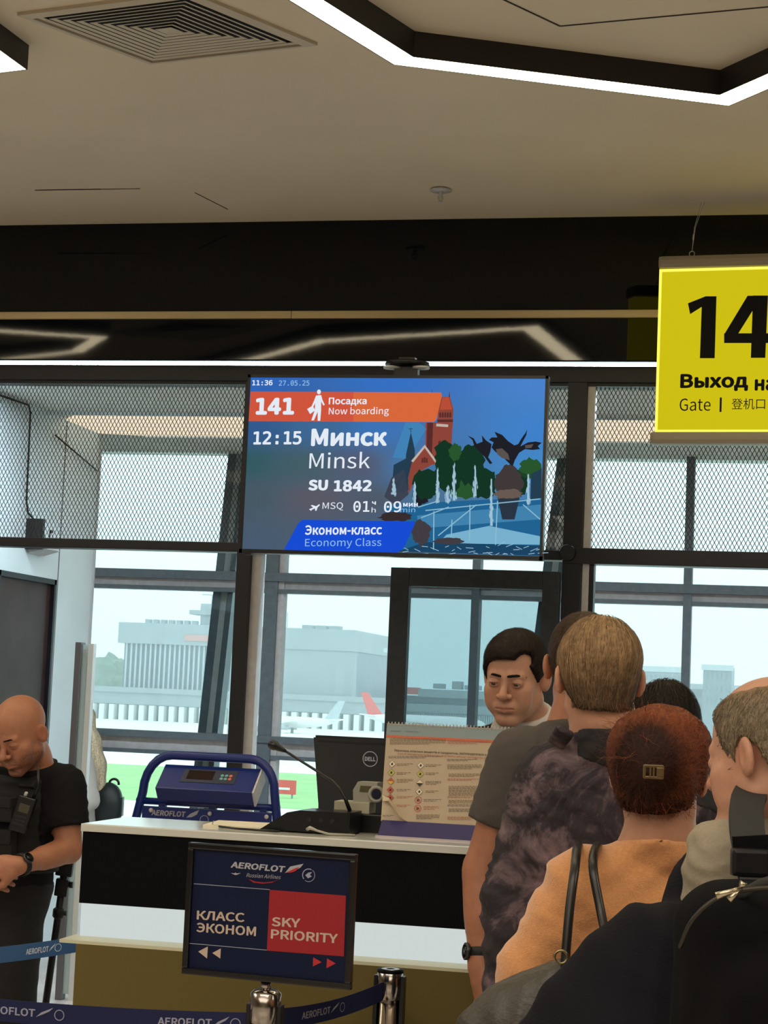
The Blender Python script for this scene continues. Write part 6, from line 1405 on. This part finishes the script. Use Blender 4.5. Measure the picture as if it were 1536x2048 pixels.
def vest(P):
    j = m7.J; d = m7.torsof(P)-.024; d = sm(d, m7.neckf(P)-.022, .03); d = smx(d, (P-(j['neck']-ZZ*.005))@nrm(ZZ+m7.f*.5), .006); d = smx(d, .93-P[:, 2], .006)
    for n in 'LR': d = smx(d, .085-seg(P, j['sh'+n]+ZZ*.02, j['sh'+n]-ZZ*.14, 0, 0)+0*P[:, 0], .01)
    b = np.sin((P[:, 2])*150); return d-.0018*(b > .2)
m7.cloth('load_vest', vest, M_vest, h=.006)
fn_ = m7.f; rn_ = m7.r; scv = (m7.J['shL']+m7.J['shR'])/2
def onchest(u, z, l=.150): return np.array([*(scv+(-rn_)*u+fn_*l)[:2], z])
for k, (u, z, w_, h_) in enumerate(((-.09, 1.02, .035, .055), (-.01, 1.02, .035, .055), (.07, 1.02, .035, .055), (.05, 1.14, .045, .04), (-.06, 1.14, .045, .04))):
    c = onchest(u, z, .142 if z > 1.1 else .148); G().obox(c, rn_, fn_, ZZ, w_, .018, h_, .006).make('pouch', M_vest, m7.t); G().obox(c+fn_*.018+ZZ*h_*.55, rn_, fn_, ZZ, w_*.9, .004, h_*.4, .003).make('pouch_flap', M_vest, m7.t)
for u in (-.11, .11):
    c = onchest(u, 1.26, .06); G().obox(c+ZZ*.0, rn_, nrm(fn_+ZZ*.7), nrm(ZZ-fn_*.7), .028, .01, .06, .004).make('shoulder_pad', M_vest, m7.t)
m7.lower(.90, mat('black_cargo_cloth', (26, 26, 27), .9, bump=.25, bscale=120, var=.15, vscale=30), M_shoe, loose=.014, g=.014)
bl7 = [m7.J['hipL']*.5+m7.J['hipR']*.5+ZZ*.03+rn_*.155*math.cos(a)*1.05+fn_*.125*math.sin(a) for a in np.linspace(0, 2*math.pi, 28, endpoint=False)]
G().tube(bl7, .017, 6, closed=True).make('belt', M_vest, m7.t)
m7.eyes((0, -.9), (60, 50, 40))
M_h7 = hairmat('dark_brow_hair', (46, 32, 24)); m7.brows(M_h7, 0, .003)
wristwatch(m7, 'L', 'large round black watch on the guard\'s left wrist', -FF+ZZ*.2-RR*.1, .034, at=.012)
rc_ = J(46, 1628, 6.19); rd = thing('walkie_talkie', 'black two-way radio with long antenna clipped to the guard\'s vest', 'radio', rc_)
rx = nrm(RR*1+ZZ*-.25); rz = nrm(ZZ*1+RR*.28)
G().obox(rc_, rx, FF, rz, .028, .017, .058, .004).make('housing', M_bez, rd); G().obox(rc_-FF*.018+rz*.02, rx, FF, rz, .017, .001, .014).make('display', mat('radio_display', (70, 66, 50), .3), rd)
G().tube([rc_+rz*.058+rx*.015, rc_+rz*.10+rx*.02, J(76, 1532, 6.20)], [.006, .005, .004], 8).make('antenna', M_bez, rd); G().lathe(rc_+rz*.056-rx*.012, [(.006, 0), (.0055, .014), (.003, .016)], 10, rz).make('knob', M_lgrey, rd)
for k in range(3): G().obox(rc_-FF*.018-rz*(.008+k*.013), rx, FF, rz, .017, .001, .004).make('grille_slot', M_frame, rd)
# slung rifle hanging muzzle-down beside his leg
rfa = J(133, 1712, 6.52); rfb = J(84, 2060, 6.55); rax = nrm(rfb-rfa); rf = thing('rifle', 'black rifle slung muzzle-down behind the guard\'s left hip', 'rifle', rfb)
Mgun = mat('gun_black', (14, 14, 15), .5, spec=.4); rs_ = nrm(np.cross(rax, FF)); 
G().tube([rfa+rax*.0, rfb+rax*.02], .0125, 10).make('barrel', Mgun, rf)
G().obox(rfa-rax*.02, rax, FF, rs_, .09, .018, .028, .006).make('receiver', Mgun, rf)
G().obox(rfa+rax*.11, rax, FF, rs_, .03, .02, .022, .005).make('handguard', Mgun, rf)
p_ = rfa+rax*.20; G().lathe(p_-FF*0, [(.012, -.02), (.02, -.012), (.02, .012), (.012, .02)], 14, rax).make('sight_block', Mgun, rf); G().tube([p_+rax*.0, p_+RR*.028], .009, 8).make('sling_stud', Mgun, rf)
G().tube([rfa+rax*.10, rfa+rax*.10+RR*.03], .007, 8).lathe(rfa+rax*.10+RR*.03, [(.011, -.006), (.011, .006)], 10, RR).make('lever', Mgun, rf)
G().tube([rfa-rax*.09+FF*.01, rfa-rax*.2-RR*.03, m7.J['shL']-RR*.02+ZZ*.02+FF*.07], .010, 6).make('sling', M_strap, rf)
# ---------------- 8 blonde woman with backpack beyond the wall end
D8 = 11.95; C8 = J(152, 1700, D8)
m8 = Human('person', 'blonde long-haired woman in white top beyond the end of the white wall', J(151, 1446, D8), (math.pi/2+.1, .1), .97, math.pi/2,
    dict(neck=J(160, 1486, D8), shL=J(163, 1516, D8-.15), shR=J(163, 1512, D8+.13), elL=J(176, 1600, D8-.18), wrL=J(130, 1625, D8-.18), elR=J(176, 1600, D8+.16), wrR=J(130, 1625, D8+.16), **legs(C8, math.pi/2, .66, .085, zk=.38)), .92, fem=1, detail=False)
m8.body(M_skin, skin_tint(), hres=.008, bres=.013)
m8.cloth('top', shirt(m8, .014, .018, 1.6, .62, .005, .2, .006, 40, 71), M_ws, h=.011)
m8.lower(.72, M_jean, M_shoe)
M_h8 = hairmat('blonde_hair', (250, 228, 196))
hb = [J(164, 1440, D8), J(176, 1485, D8), J(188, 1530, D8), J(202, 1580, D8)]
def ex8(q, d):
    P = m8.hc+(q*m8.hs)@m8.HR.T
    for a, b, ra, rb in ((hb[0], hb[1], .055, .07), (hb[1], hb[2], .07, .065), (hb[2], hb[3], .065, .03)): d = sm(d, seg(P, a, b, ra, rb), .04)
    return d+.003*wav(P*np.array([1, 1, .25]), 120, 3)
HL8 = [(-.5, -.6), (-.05, -.4), (-.03, -.05), (.03, -.02), (.05, .03), (.08, .09), (.1, .12)]
_f8 = lambda q: .014+0*q[:, 0]
def fn8(P):
    q = m8.loc(P); d = ell(q, (0, -.014, .036), (.0765, .097, .085))-.014; d = smx(d, np.interp(q[:, 1], [a for a, b in HL8], [b for a, b in HL8])-q[:, 2], .006); return ex8(q, d)*.97
V8, F8 = nets(fn8, m8.hc-.42, m8.hc+.3, .007); vmesh('hair', smooth(V8, F8, 1), F8, M_h8, m8.t, np.ones((len(V8), 3)))
strands(fn8, V8, 2500, 10, .016, lambda p: np.tile(-ZZ+RR*.22, (len(p), 1)), .0022, M_h8, m8.t, lift=.004, seed=81, wild=.12)
b8 = J(216, 1612, D8); bp8 = thing('backpack', 'small dark backpack with loop handle on the blonde woman\'s back', 'backpack', b8-ZZ*.15)
blobmesh('bag_body', lambda P: ell(P, b8, (.098, .085, .15))+.004*wav(P, 40, 2), b8-.2, b8+.2, .007, mat('dark_teal_leather', (34, 44, 46), .45), bp8)
G().tube(arc(b8+ZZ*.14+RR*.03, RR, ZZ, .03, -.2, math.pi+.2, 10), .008, 8).make('handle', M_bez, bp8)
G().tube([b8+ZZ*.10-RR*.03, J(190, 1540, D8), J(175, 1508, D8)], .012, 6).make('shoulder_strap', M_strap, bp8)
G().obox(b8+RR*.085+ZZ*.0, FF, RR, ZZ, .045, .01, .06, .006).make('pocket', MATS['dark_teal_leather'], bp8)
# ================================================================== BAGS AND JACKET IN THE QUEUE
# backpack on the grey-haired man
bf = frame(.25); Bc = J(1592, 2105, 2.74); br_, bff = bf[:, 0], bf[:, 1]
bpk = thing('backpack', 'large black backpack worn by the grey-haired man, filling the lower right corner', 'backpack', Bc-ZZ*.25)
def rbox(P, c, R, h, r):
    q = np.abs((P-c)@R)-(np.asarray(h)-r); return np.linalg.norm(np.maximum(q, 0), axis=1)+np.minimum(q.max(1), 0)-r
def bag(P):
    d = rbox(P, Bc, bf, (.185, .085, .245), .075); d = sm(d, rbox(P, Bc-bff*.07-ZZ*.04, bf, (.165, .06, .19), .055), .02)
    q = (P-Bc)@bf; d = d-.0035*np.exp(-((d+.0)**2)*2e3)*np.exp(-(((np.hypot(q[:, 0]*.95, np.maximum(q[:, 2]-.02, 0))-.155)/.008)**2)); return d+.004*folds(P, ZZ+br_*.3, 26, 3)
blobmesh('bag_body', bag, Bc-.36, Bc+.36, .008, M_blkc, bpk)
def ribbon(pts, w, th, wd, name, m, par):
    g = G(); pts = [np.asarray(p, float) for p in pts]; wd = nrm(wd); vs = []; fs = []
    for i, p in enumerate(pts):
        t = nrm(pts[min(i+1, len(pts)-1)]-pts[max(i-1, 0)]); u = nrm(wd-t*(wd@t)); nn = np.cross(t, u)
        for a, b in ((-1, -1), (1, -1), (1, 1), (-1, 1)): vs.append(p+u*a*w/2+nn*b*th/2)
    for i in range(len(pts)-1):
        for k in range(4): fs.append((i*4+k, i*4+(k+1) % 4, i*4+4+(k+1) % 4, i*4+4+k))
    fs += [(0, 3, 2, 1), (len(vs)-4, len(vs)-3, len(vs)-2, len(vs)-1)]
    o = vmesh(name, np.array(vs), np.array(fs), m, par); o.data.polygons.foreach_set('use_smooth', [False]*len(fs)); return o
def catm(P, k=5):
    P = [np.asarray(p, float) for p in P]; P = [2*P[0]-P[1]]+P+[2*P[-1]-P[-2]]; o = []
    for i in range(1, len(P)-2):
        for t in np.linspace(0, 1, k, endpoint=False): o.append(.5*(2*P[i]+(P[i+1]-P[i-1])*t+(2*P[i-1]-5*P[i]+4*P[i+1]-P[i+2])*t*t+(3*P[i]-P[i-1]-3*P[i+1]+P[i+2])*t**3))
    return o+[P[-2]]
M_st2 = mat('grey_strap_webbing', (42, 42, 40), .8, bump=.3, bscale=400)
ribbon(catm([J(1520, 1790, 2.72), J(1508, 1730, 2.80), J(1494, 1660, 2.86), J(1496, 1600, 2.93), J(1520, 1566, 3.03), J(1540, 1580, 3.16)]), .052, .010, RR, 'shoulder_strap', M_st2, bpk)
ribbon(catm([J(1900, 1800, 2.78), J(1885, 1700, 2.9), J(1860, 1620, 3.1), J(1840, 1640, 3.3)]), .052, .010, RR, 'shoulder_strap', M_st2, bpk)
ribbon([J(1466, 1694, 2.80), J(1536, 1690, 2.79), J(1600, 1700, 2.79)], .030, .008, ZZ, 'load_strap', M_blkc, bpk)
G().obox(J(1500, 1725, 2.77), RR, FF, ZZ, .028, .012, .020, .006).make('buckle', M_bez, bpk)
G().tube(catm([J(1480, 1790, 2.68), J(1540, 1762, 2.64), J(1620, 1768, 2.64)]), .007, 8).make('grab_handle', M_st2, bpk)
G().tube(catm([J(1360, 1895, 2.64), J(1382, 1845, 2.62), J(1420, 1806, 2.615), J(1470, 1784, 2.61), J(1540, 1776, 2.61), J(1640, 1780, 2.61)]), .0035, 6).make('zip', mat('zip_teeth', (58, 54, 44), .4, metal=.6), bpk)
for a, b in (((1484, 1776), (1432, 1792)), ((1478, 1780), (1458, 1800)), ((1492, 1770), (1480, 1768))):
    G().tube([J(*a, 2.60), J((a[0]+b[0])/2, (a[1]+b[1])/2, 2.595), J(*b, 2.595)], [.003, .0035, .0055], 8).make('zip_pull', mat('bright_zip_metal', (196, 186, 160), .25, metal=.9), bpk)
# dark jacket hung over his arm and the pack
jk = thing('jacket', 'dark navy jacket draped between the auburn woman and the big backpack', 'jacket', J(1250, 2048, 2.9))
jp = [(J(1404, 1700, 3.12), J(1376, 1790, 3.08), .022, .028), (J(1376, 1790, 3.08), J(1352, 1880, 3.02), .028, .045), (J(1352, 1895, 3.0), J(1285, 1912, 2.98), .055, .062), (J(1285, 1912, 2.98), J(1190, 2010, 2.96), .062, .065), (J(1190, 2010, 2.96), J(1080, 2130, 2.94), .065, .07), (J(1352, 1920, 3.0), J(1340, 2120, 2.93), .06, .12), (J(1285, 1940, 2.96), J(1230, 2140, 2.92), .065, .12)]
def jkf(P):
    d = None
    for a, b, ra, rb in jp: e = segf(P, a, b, ra, rb, FF, .7); d = e if d is None else sm(d, e, .05)
    return d+.009*folds(P, RR*.8+ZZ*.75, 30, 7)+.005*folds(P, RR*.9-ZZ*.2, 60, 8)
blobmesh('cloth_body', jkf, J(1250, 1950, 3.0)-np.array([.55, .45, .45]), J(1250, 1950, 3.0)+np.array([.55, .45, .35]), .008, mat('navy_black_cloth', (16, 17, 24), .85, bump=.25, bscale=200, spec=.2), jk)
# handbag on the auburn woman's shoulder
hb_ = thing('handbag', 'soft grey-brown leather handbag hanging behind the auburn woman\'s elbow', 'handbag', J(1090, 2120, 3.28))
hc_ = J(1085, 2088, 3.26); Rb = frame(-.2, 0, .35)
M_bag = mat('grey_brown_leather', (62, 58, 50), .42, bump=.25, bscale=120)
blobmesh('bag_body', lambda P: sm(ell(P, hc_, (.165, .055, .125), Rb), seg(P, J(1128, 1950, 3.26), J(1050, 2060, 3.26), .020, .04), .05)+.006*folds(P, RR*.7+ZZ*.2, 60, 3), hc_-.26, hc_+.26, .007, M_bag, hb_)
G().tube(catm([J(1070, 2050, 3.18), J(1105, 1995, 3.19), J(1140, 1950, 3.21), J(1160, 1925, 3.23)]), .004, 6).make('zip', M_lgrey, hb_)
for px0, px1, pb, dd_ in ((1150, 1154, (1128, 1950, 3.24), 0), (1186, 1192, (1216, 1890, 3.22), .02)):
    G().tube(catm([J(*pb), J((pb[0]*.5+px0*.5), 1820, 3.27), J(px0, 1735, 3.31), J(px1, 1696, 3.40), J(px1+6, 1704, 3.52), J(px1+10, 1800, 3.62)]), .0085, 8).make('strap', mat('black_leather_strap', (24, 22, 20), .35), hb_)
G().tube([J(1122, 1914, 3.23)+.011*(RR*math.cos(a)+ZZ*math.sin(a)) for a in np.linspace(0, 2*math.pi, 14, endpoint=False)], .0025, 6, closed=True).make('ring', Mg, hb_)
